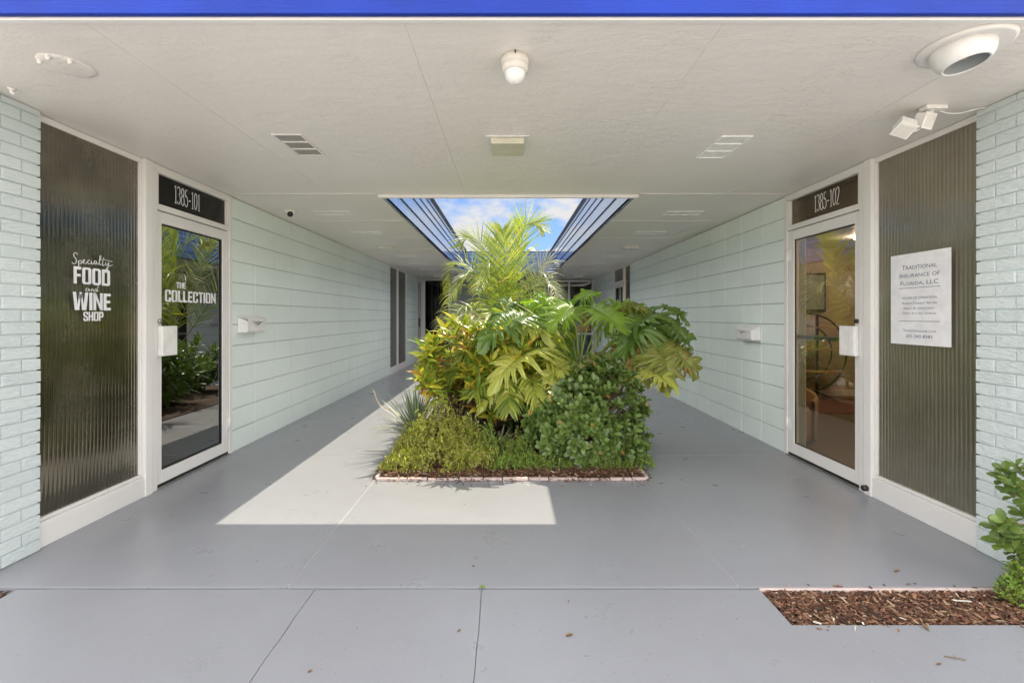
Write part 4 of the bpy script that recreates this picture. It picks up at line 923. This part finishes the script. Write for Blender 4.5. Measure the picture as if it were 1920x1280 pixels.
# --- split-leaf philodendron
ph = thing('split_leaf_plant', (.75, 4.75, 0), 'large split-leaf philodendron with long stalks and deeply lobed leaves at the right of the planter', 'plant')
PB = P(1085, 712, 4.75)
mb = MB(); mb.tube(spline([(.62, 4.85, 0), (.70, 4.82, .25), (.66, 4.78, .5), (PB.x, PB.y, PB.z)], 5), [.05 - .0012 * i for i in range(16)], 12); mb.obj('trunk', M['bark'], ph)
def blade(A, T, up, width, mat, parent, droop=.18, nlobe=8, seed=0, ragged=.0, base=None, size=1.0):
    nlobe += 4; T = Vector(A) + (Vector(T) - Vector(A)) * size
    A = Vector(A); T = Vector(T); L = (T - A).length; d = (T - A).normalized(); up = Vector(up)
    a = d.cross(up).normalized(); u = a.cross(d).normalized(); rnd = random.Random(seed)
    mb = MB(); NN = nlobe * 12; K = 7
    for s in (-1, 1):
        ph_ = rnd.uniform(0, .4); lens = [rnd.uniform(.68, 1.2) for _ in range(nlobe + 2)]; zz = [rnd.uniform(-1, 1) for _ in range(nlobe + 2)]
        vs = []
        for i in range(NN + 1):
            v = i / NN; x = v * nlobe; li = int(min(x, nlobe - 1e-4)); fx = x - li
            w = math.sin(math.pi * min(1, fx * .93 + .035)) ** 1.05
            sec = .12 * math.sin(fx * 2 * math.pi * 3 + ph_ * 9) * w
            phi = R(152 * (1 - v) ** .62)
            env = .70 + .06 * math.sin(math.pi * min(1, v * 2.2)) - .36 * v
            gap = .21 + .15 * v
            r = L * env * (gap + (1 - gap) * w * lens[li] + sec)
            if v > .95: r = L * env * (.7 + .3 * (v - .95) / .05)
            my = L * (.02 + .78 * v)
            ex = my + r * math.cos(phi) * (.95); ey = r * math.sin(phi) * width / .6
            for k in range(K + 1):
                t = k / K
                lx = my + (ex - my) * t; ly = ey * t
                rr = math.hypot(lx - L * .3, ly) / L
                lobe_h = (abs(fx - .5) * 2) ** 2 * .035 * L * t + math.sin(fx * 18 + k) * .010 * L * t + zz[li] * .13 * L * t * t * w
                z = .10 * L * math.sin(min(1, abs(ly) / (L * .25)) * 1.5) - droop * L * rr * rr * 1.6 + lobe_h - (.18 * droop * L * t ** 3) + ragged * L * t * t * noise.noise(Vector((x * 1.7 + seed, t * 2, s)))
                vs.append(A + d * lx + a * (s * ly) + u * z)
        fs = [(i * (K + 1) + k, (i + 1) * (K + 1) + k, (i + 1) * (K + 1) + k + 1, i * (K + 1) + k + 1) for i in range(NN) for k in range(K)]
        mb.add(vs, fs, True)
    b0 = Vector(base) if base is not None else PB + rv(.03)
    mid = b0.lerp(A, .55) + Z * ((A - b0).length * .10)
    st = MB(); pt = spline([b0, mid, A], 7); st.tube(pt, [.014 - .0005 * i for i in range(len(pt))], 8)
    # midrib
    st.tube([A + u * .006, A + d * L * .3 + u * (.004 + -droop * L * .0), A + d * L * .62 - u * (droop * L * .15)], [.007, .005, .002], 6)
    o = st.obj('stalk', M['stem'], parent)
    mb.obj('leaf', M[mat], o); return o
blade(P(1112, 578, 4.6), P(1150, 600, 4.2) + Vector((.08, 0, -.02)), (-.05, -.75, .8), .62, 'philo', ph, .22, 8, 1)
blade(P(1075, 575, 4.7), P(1035, 600, 4.35), (-.1, -.6, .9), .6, 'philo', ph, .25, 8, 2)
blade(P(1165, 578, 4.75), P(1205, 575, 4.55), (.1, -.5, 1), .62, 'philo_olive', ph, .3, 7, 3, .5)
blade(P(1235, 588, 4.7), P(1170, 612, 4.35), (-.3, -.5, 1), .5, 'philo_dark', ph, .22, 8, 4, .1)
blade(P(1232, 575, 4.8), P(1290, 585, 4.6), (.3, -.5, 1), .42, 'philo_dark', ph, .35, 7, 14, .1)
blade(P(1236, 630, 4.55), P(1262, 712, 4.25), (.15, -.9, .5), .72, 'philo_olive', ph, .25, 9, 5, .2)
blade(P(985, 590, 4.5), P(905, 622, 4.15), (-.1, -.55, 1), .62, 'philo_dark', ph, .3, 9, 6)
blade(P(1010, 650, 4.45), P(925, 690, 4.05), (-.2, -.6, 1), .55, 'philo_pale', ph, .35, 8, 7)
blade(P(1065, 700, 4.4), P(1050, 750, 4.0), (-.1, -.7, .8), .6, 'philo_pale', ph, .3, 8, 8)
blade(P(1205, 690, 4.5), P(1265, 712, 4.15), (.2, -.6, .9), .6, 'philo_pale', ph, .3, 8, 9)
blade(P(1120, 668, 4.6), P(1180, 680, 4.3), (.1, -.6, .9), .5, 'philo_olive', ph, .35, 7, 10, .3)
blade(P(1020, 610, 5.0), P(985, 640, 4.7), (-.1, -.6, 1), .6, 'philo', ph, .3, 7, 11)
blade(P(1040, 560, 5.3), P(1005, 585, 5.1), (-.1, -.5, 1), .6, 'philo', ph, .3, 7, 12)
blade(P(1110, 700, 4.55), P(1130, 735, 4.3), (0, -.7, .7), .55, 'philo_pale', ph, .3, 7, 13, .3)
blade(P(975, 700, 4.5), P(900, 735, 4.2), (-.2, -.6, 1), .5, 'philo_pale', ph, .4, 7, 15)
blade(P(1000, 625, 4.8), P(940, 655, 4.5), (-.2, -.6, 1), .6, 'philo_pale', ph, .3, 8, 16)

for i, (ax_, ay_, aY, tx_, ty_, tY, m_) in enumerate([
    (1130, 600, 4.9, 1195, 560, 4.8, 'philo'), (1245, 600, 4.6, 1300, 640, 4.4, 'philo_dark'), (1250, 650, 4.5, 1310, 690, 4.3, 'philo_olive'), (1215, 600, 4.6, 1160, 650, 4.3, 'philo_dark'),
    (1060, 590, 4.9, 1000, 560, 4.8, 'philo'), (1090, 560, 5.0, 1120, 540, 5.1, 'philo'), (1020, 620, 4.6, 950, 610, 4.3, 'philo_pale'), (1170, 650, 4.6, 1215, 700, 4.3, 'philo_olive'), (1075, 680, 4.5, 1020, 700, 4.2, 'philo_pale'),
    (1105, 720, 4.4, 1080, 760, 4.0, 'philo_pale'), (1000, 680, 4.7, 950, 650, 4.5, 'philo_pale'), (985, 715, 4.4, 945, 750, 4.1, 'philo_pale'),
    (1030, 690, 4.5, 1000, 735, 4.2, 'philo_olive'), (1150, 690, 4.5, 1190, 715, 4.2, 'philo_pale'),
    (1055, 640, 5.0, 1075, 665, 4.75, 'philo'), (935, 620, 5.2, 890, 640, 5.0, 'philo_pale'),
    (1000, 560, 5.6, 1035, 590, 5.3, 'philo'), (960, 565, 5.6, 930, 590, 5.3, 'philo_dark'), (1225, 640, 4.6, 1290, 660, 4.4, 'philo_olive'), (1215, 670, 4.5, 1255, 725, 4.3, 'philo_pale')]):
    blade(P(ax_, ay_, aY), P(tx_, ty_, tY), (random.uniform(-.3, .3), -.6, .9), .55, m_, ph, .32, 6 + i % 3, 30 + i, .25)
yp = thing('young_palm', (.0, 4.9, 0), 'low young palm with narrow sunlit leaflets between the croton and the split-leaf plant', 'palm')
yb = Vector((.02, 4.9, .0))
MB().tube([yb, yb + Vector((0, 0, .25)), yb + Vector((0, 0, .45))], [.03, .028, .02], 8).obj('trunk', M['stem'], yp)
for i, (tx_, ty_, tY) in enumerate([(875, 660, 4.5), (905, 625, 4.6), (955, 600, 4.7), (1010, 640, 4.5), (1045, 690, 4.35), (900, 715, 4.35), (955, 740, 4.2), (1000, 730, 4.2), (1050, 620, 4.8), (860, 690, 4.6)]):
    T = P(tx_, ty_, tY); b_ = yb + Vector((0, 0, .42)); pk = b_.lerp(T, .55) + Z * .22
    frond([b_, pk, T, T + (T - pk) * .35 - Z * .08], .26, M[('palm', 'philo_pale', 'croton')[i % 3] if i % 3 < 2 else 'palm'], yp, nl=20, droop=.7, wd=.034, face=Vector(((tx_ - 950) / 150, -.6, 1)), spread=52)
# --- croton
def tips_plant(root, base, tips, mat, nleaf, L, Wd, shape, stem_mat='twig', up=.5, r0=.012, nseg=4, curl=.3, name='leaf_cluster', together=True):
    mb = MB(); lm = MB(); base = Vector(base)
    for T in tips:
        T = Vector(T); b = base + Vector((random.uniform(-.15, .15), random.uniform(-.15, .15), 0)); b.z = base.z
        mid = b.lerp(T, .5) + Vector((0, 0, .08)) + rv(.04)
        pt = spline([b, mid, T], 4); mb.tube(pt, [r0 * (1 - .75 * i / len(pt)) for i in range(len(pt))], 5, False)
        ax = (T - mid).normalized() + Z * up
        ax.normalize(); q = ax.to_track_quat('Z', 'Y')
        for k in range(nleaf):
            th = k * 2.4 + random.uniform(-.3, .3); f = k / nleaf; el = R(8 + 65 * f + random.uniform(-8, 8))
            d = q @ Vector((math.cos(th) * math.cos(el), math.sin(th) * math.cos(el), math.sin(el)))
            p = T - ax * (L * .7 * (1 - f)) 
            lm.leaf(p, d, ax + rv(.2), L * random.uniform(.7, 1.15), Wd * random.uniform(.8, 1.15), nseg, curl * random.uniform(.5, 1.6), .25, shape)
    mb.obj('stems', M[stem_mat], root); lm.obj('leaves', M[mat], root)
cr = thing('croton', (-.45, 4.9, 0), 'bushy croton with yellow, orange and green leaves at the left of the planter', 'plant')
def croton_tip():
    while True:
        px = random.uniform(790, 1030); py = random.uniform(600, 800)
        yt = 600 + max(0, 850 - px) * 0.9 + max(0, px - 880) * .25; 
        if py < yt or py > 735 + (px - 790) * .26: continue
        Yd = random.uniform(4.25, 5.4)
        q = P(px, py, Yd)
        if q.x < -1.02: continue
        return q
tips_plant(cr, (-.42, 5.0, 0), [croton_tip() for _ in range(210)], 'croton', 14, .19, .046, 'lance', up=.8, r0=.010, nseg=5, curl=.35)
# --- clusia-like hedge shrub, front right
cl = thing('round_leaf_shrub', (.68, 4.1, 0), 'dense dark green shrub with round glossy leaves at the front right of the planter', 'shrub')
tips = []
LB = [(.92, 4.12, .52, .30, .26, .36), (.62, 4.05, .42, .30, .24, .30), (.40, 4.02, .26, .22, .20, .22), (.98, 4.05, .22, .24, .22, .22), (.66, 4.0, .20, .30, .22, .20), (.80, 4.2, .66, .24, .2, .26), (.30, 4.1, .38, .14, .14, .14)]
while len(tips) < 900:
    c_ = LB[random.choice((0, 0, 0, 1, 1, 1, 2, 3, 3, 4, 4, 5, 5, 6))]; v = rv(1)
    if v.length > 1 or v.length < .1: continue
    v = v / v.length * random.uniform(.72, 1.08)
    q = Vector((c_[0] + v.x * c_[3], c_[1] + v.y * c_[4], c_[2] + v.z * c_[5]))
    if q.z < .05 or q.y < 3.69 or q.x > 1.28: continue
    if any(((q.x - d[0]) / d[3]) ** 2 + ((q.y - d[1]) / d[4]) ** 2 + ((q.z - d[2]) / d[5]) ** 2 < .42 for d in LB): continue
    tips.append(q)
mb = MB(); lm = MB()
for T in tips:
    b = Vector((.66, 4.2, .05)) + rv(.08); ax = (T - Vector((.66, 4.2, .25))).normalized() + Z * .55 + Vector((0, -.25, 0)); ax.normalize()
    if random.random() < .35: mb.tube([b, b.lerp(T, .6) + Z * .03, T], [.007, .004, .002], 4, False)
    q = ax.to_track_quat('Z', 'Y')
    for k in range(7):
        th = k * 2.4 + random.uniform(-.3, .3); el = R(12 + 9 * k)
        d = q @ Vector((math.cos(th) * math.cos(el), math.sin(th) * math.cos(el), math.sin(el)))
        lm.leaf(T - ax * .03 * (1 - k / 7), d, ax, random.uniform(.042, .080), random.uniform(.028, .046), 5, .3, .2, 'obovate')
mb.obj('stems', M['twig'], cl); lm.obj('leaves', M['clusia'], cl)
# --- low light-green groundcover
def mound(name, cx, cy, rx, ry, h, n, mat, label, seed=0, lf=.016, lobes=((0, 0, 1, 1),)):
    r = thing(name, (cx, cy, 0), label, 'shrub'); mb = MB(); lm = MB(); rs = random.Random(seed)
    for _ in range(n):
        ox, oy, sc, hs = rs.choice(lobes)
        th = random.uniform(0, 2 * math.pi); r2 = random.random() ** .6; x = rx * (ox + sc * r2 * math.cos(th)); y = ry * (oy + sc * r2 * math.sin(th))
        hh = h * hs * (1 - r2 ** 1.8) ** .6 * (1.3 if random.random() < .08 else 1) * (1 + .5 * noise.noise(Vector(((cx + x) * 6, (cy + y) * 6, seed)))) * random.uniform(.6, 1.05)
        T = Vector((cx + x, cy + y, .025 + hh)); ax = (Vector((x / rx - ox, y / ry - oy, 1.0)) + rv(.6)).normalized()
        b = T - ax * .09; mb.tube([b, T], [.0016, .001], 3, False)
        for k in range(8):
            t = k / 8; p = b.lerp(T, .15 + .85 * t); d = (ax * .6 + rv(.9)).normalized()
            lm.leaf(p, d, ax + rv(.4), lf * random.uniform(.6, 1.4), lf * .5, 2, .2, .2, 'oval')
    mb.obj('stems', M['twig'], r); lm.obj('leaves', M[mat], r); return r
mound('low_shrub', -.58, 4.06, .50, .36, .52, 2600, 'cover', 'low mounded shrub of tiny yellow-green leaves at the front left corner of the planter', 1, .023, ((-.45, -.1, .5, .62), (0, .15, .6, 1), (.4, .1, .5, .85), (.1, -.5, .55, .5), (-.6, -.55, .42, .32), (.62, -.45, .45, .42), (-.55, .5, .4, .6)))
mound('ground_cover_plant', -.05, 3.98, .32, .22, .32, 600, 'cover_green', 'small fresh green mound of tiny leaves at the middle front of the planter', 2, .022, ((-.3, 0, .7, 1), (.4, .1, .6, .75), (.1, -.5, .6, .5), (.75, -.3, .5, .45)))
mound('ground_cover_plant', .62, 3.83, .40, .11, .16, 190, 'cover_green', 'bright green creeping leaves under the dark round-leaf shrub', 3, .022, ((-.7, 0, .4, .8), (-.2, .1, .4, .5), (.3, -.1, .35, 1), (.8, 0, .4, .7)))
mound('ground_cover_plant', 1.10, 4.0, .18, .2, .14, 160, 'cover_green', 'thin green creeper spilling over the right edge of the planter', 4, .022)
# --- strappy plant
def strap(cx, cy, cz, n, L, Wd, mat, label, spread=(15, 75), name='strap_leaf_plant', droop=.5):
    r = thing(name, (cx, cy, 0), label, 'plant'); mb = MB()
    for k in range(n):
        th = k * 2.4 + random.uniform(-.3, .3); el = R(random.uniform(*spread)); ll = L * random.uniform(.7, 1.15)
        d = Vector((math.cos(th) * math.cos(el), math.sin(th) * math.cos(el), math.sin(el))); p = Vector((cx, cy, cz)); sv = d.cross(Z).normalized(); vs = []; N_ = 7
        for j in range(N_ + 1):
            u = j / N_; w = Wd * .5 * (1 - u) ** .6 * min(1, .7 + u) if j < N_ else .0005; nn = sv.cross(d).normalized()
            vs += [p - sv * w + nn * w * .5, p, p + sv * w + nn * w * .5]; p = p + d * (ll / N_); d = (d - Z * (droop * .2 * u * (1.5 - el))).normalized()
        fs = []
        for j in range(N_): b = j * 3; fs += [(b, b + 1, b + 4, b + 3), (b + 1, b + 2, b + 5, b + 4)]
        mb.add(vs, fs, True)
    mb.obj('leaves', M[mat], r); MB().lathe([(.03, 0), (.03, cz * .8), (.02, cz + .02), (0, cz + .03)], (cx, cy, 0), n=10).obj('crown', M['stem'], r); return r
q = P(768, 830, 4.45); strap(-.90, 4.48, .14, 70, .52, .034, 'strap', 'spiky grey-green strap-leaf plant on the left edge of the planter', (5, 80), droop=.5)
strap(-.08, 4.25, .10, 26, .22, .03, 'palm_pale', 'small pale bladed plant in shade at the middle of the planter', (10, 60))
strap(-.35, 4.45, .08, 26, .30, .028, 'strap', 'green bladed plant below the croton behind the low shrub', (15, 75))
sk = thing('dry_flower_stalk', (-.93, 4.45, .1), 'long dry bent flower stalk arching out over the left walkway', 'stalk')
MB().tube(spline([(-.93, 4.45, .15), P(738, 775, 4.4), P(712, 758, 4.35), P(700, 730, 4.35)], 6), [.002] * 8 + [.0045] * 11, 6).obj('stalk', M['drystem'], sk)
# --- fill shrubs behind
def fill(name, c, r3, n, mat, L, Wd, label, nleaf=9, shape='lance'):
    r = thing(name, (c[0], c[1], 0), label, 'shrub'); tips = []
    for _ in range(n):
        v = rv(1)
        while v.length > 1: v = rv(1)
        v = v * (.35 + .65 * v.length) / max(v.length, .2) * .9
        t = Vector((c[0] + v.x * r3[0], c[1] + v.y * r3[1], max(.1, c[2] + v.z * r3[2]))); tips.append(t)
    tips_plant(r, (c[0], c[1], 0), tips, mat, nleaf, L, Wd, shape, up=.6)
fill('leafy_shrub', (.15, 5.3, .55), (.5, .35, .42), 60, 'philo', .17, .05, 'mid-green leafy shrub between the croton and the split-leaf plant', 10)
fill('leafy_shrub', (-.2, 6.6, .5), (.7, .6, .5), 60, 'philo_dark', .22, .05, 'dark leafy shrub behind the palm in the middle of the courtyard', 9)
fill('leafy_shrub', (.45, 5.9, .75), (.45, .4, .45), 55, 'philo', .2, .05, 'bright green leafy shrub to the right of the palm trunk', 10)
fill('leafy_shrub', (.2, 7.8, .5), (.75, .6, .5), 60, 'philo_dark', .2, .06, 'farthest dark shrub at the back of the planter', 9)
fill('leafy_shrub', (.55, 4.75, .35), (.4, .25, .25), 45, 'philo_olive', .16, .04, 'olive leafy shrub under the split-leaf stalks', 9)

# --- front right foreground shrub & fern
fs_ = thing('garden_shrub', (2.45, 2.09, -.03), 'leafy shrub with rounded leaves growing by the right brick corner', 'shrub')
tips = [P(px, py, Yd) for px, py, Yd in ((1885, 880, 2.1), (1905, 870, 2.08), (1900, 905, 2.05), (1872, 890, 2.12), (1915, 925, 2.1), (1890, 920, 2.1), (1925, 890, 2.1), (1930, 950, 2.05), (1915, 960, 2.08), (1862, 985, 2.1), (1880, 975, 2.05), (1895, 985, 2.1), (1905, 1000, 2.05), (1885, 1005, 2.1), (1915, 1015, 2.08), (1930, 1000, 2.1), (1868, 1012, 2.1), (1930, 1030, 2.08), (1895, 1030, 2.12), (1950, 930, 2.1), (1950, 980, 2.1), (1945, 870, 2.1), (1960, 1020, 2.1))]
tips_plant(fs_, (2.85, 2.09, -.03), tips, 'clusia', 8, .060, .034, 'obovate', 'twig', .7, .006, 5, .3)
mound('fern', 2.37, 2.09, .14, .09, .15, 240, 'cover_green', 'bright green feathery plant in the mulch under the right garden shrub', 6, .02).location
# sprig at the joint
sp_ = thing('weed', (-.125, 2.2, 0), 'tiny green weed sprouting at the cracked slab joint', 'weed')
mb = MB()
for k in range(9): mb.leaf((-.125, 2.198, 0), (math.cos(k * 2.4), math.sin(k * 2.4), .6), Z, .016, .006, 3)
mb.obj('leaves', M['cover_green'], sp_); MB().tube([(-.125, 2.199, -.02), (-.125, 2.198, .006)], .0015, 5).obj('stem', M['stem'], sp_)

# ------------------------------------------------------------------ litter on the slabs
def ground_pt(px, py):
    Yd = F * H / (py - 593); return Vector(((px - 953) * Yd / F, Yd, 0 if Yd > 2.2 else zf))
lit = [(1060, 1190, .028, 'brown curled leaf lying centre on the front slab', 8), (1676, 1072, .030, 'brown wood chip on the walkway before the right fluted window', 10),
       (576, 1258, .016, 'small brown chip near the bottom left crack', 30), (885, 1062, .014, 'small reddish leaf bit just inside the slab joint', 0), (1065, 1127, .012, 'tiny tan leaf bit on the slab right of the centre crack', 60),
       (1742, 1180, .032, 'tan cone shaped chip at the front edge of the mulch bed', 85), (1755, 1243, .018, 'forked twig bit at the bottom right', 0), (720, 1025, .008, 'dark speck of leaf below the sunlit patch', 20),
       (588, 964, .01, 'tiny leaf crumb in the sunlit patch at left', 40), (870, 947, .012, 'small dark leaf crumb in the sunlit patch near the planter', 75), (535, 972, .008, 'leaf crumb at the left end of the sunlit patch', 10),
       (945, 1052, .007, 'pale leaf crumb right of the reddish one', 10), (480, 1053, .010, 'dark leaf sliver on the shaded floor at left', 15), (857, 1182, .016, 'thin brown needle left of the centre crack', 30),
       (668, 1176, .006, 'round dark seed left of centre on the front slab', 0), (1500, 970, .008, 'dark crumb on the shaded floor before the right door', 40)]
for px, py, L, lab, a in lit:
    g_ = ground_pt(px, py); mb = MB(); d = Vector((math.cos(R(a)), math.sin(R(a)), .05))
    mb.leaf(g_ + Vector((0, 0, .004)), d, Z, L * 1.15, L * .42, 5, -.2, .6, 'lance'); mb.leaf(g_ + Vector((0, 0, .0015)), d, Z, L * 1.1, L * .40, 5, -.1, .5, 'lance')
    tag(mb.obj('dry_leaf', M['dead'], loc=g_), lab, 'leaf', 'dry leaf bits on the slabs')
g_ = ground_pt(1790, 1232); r = thing('twig', g_, 'dry forked twig lying on the slab in front of the mulch bed', 'twig')
MB().tube(spline([g_ + Vector((-.03, .01, .004)), g_ + Vector((0, .0, .006)), g_ + Vector((.035, -.008, .004))], 5), .0018, 5).tube([g_ + Vector((.0, 0, .005)), g_ + Vector((.012, .014, .004))], .0012, 4).obj('stem', M['twig'], r)
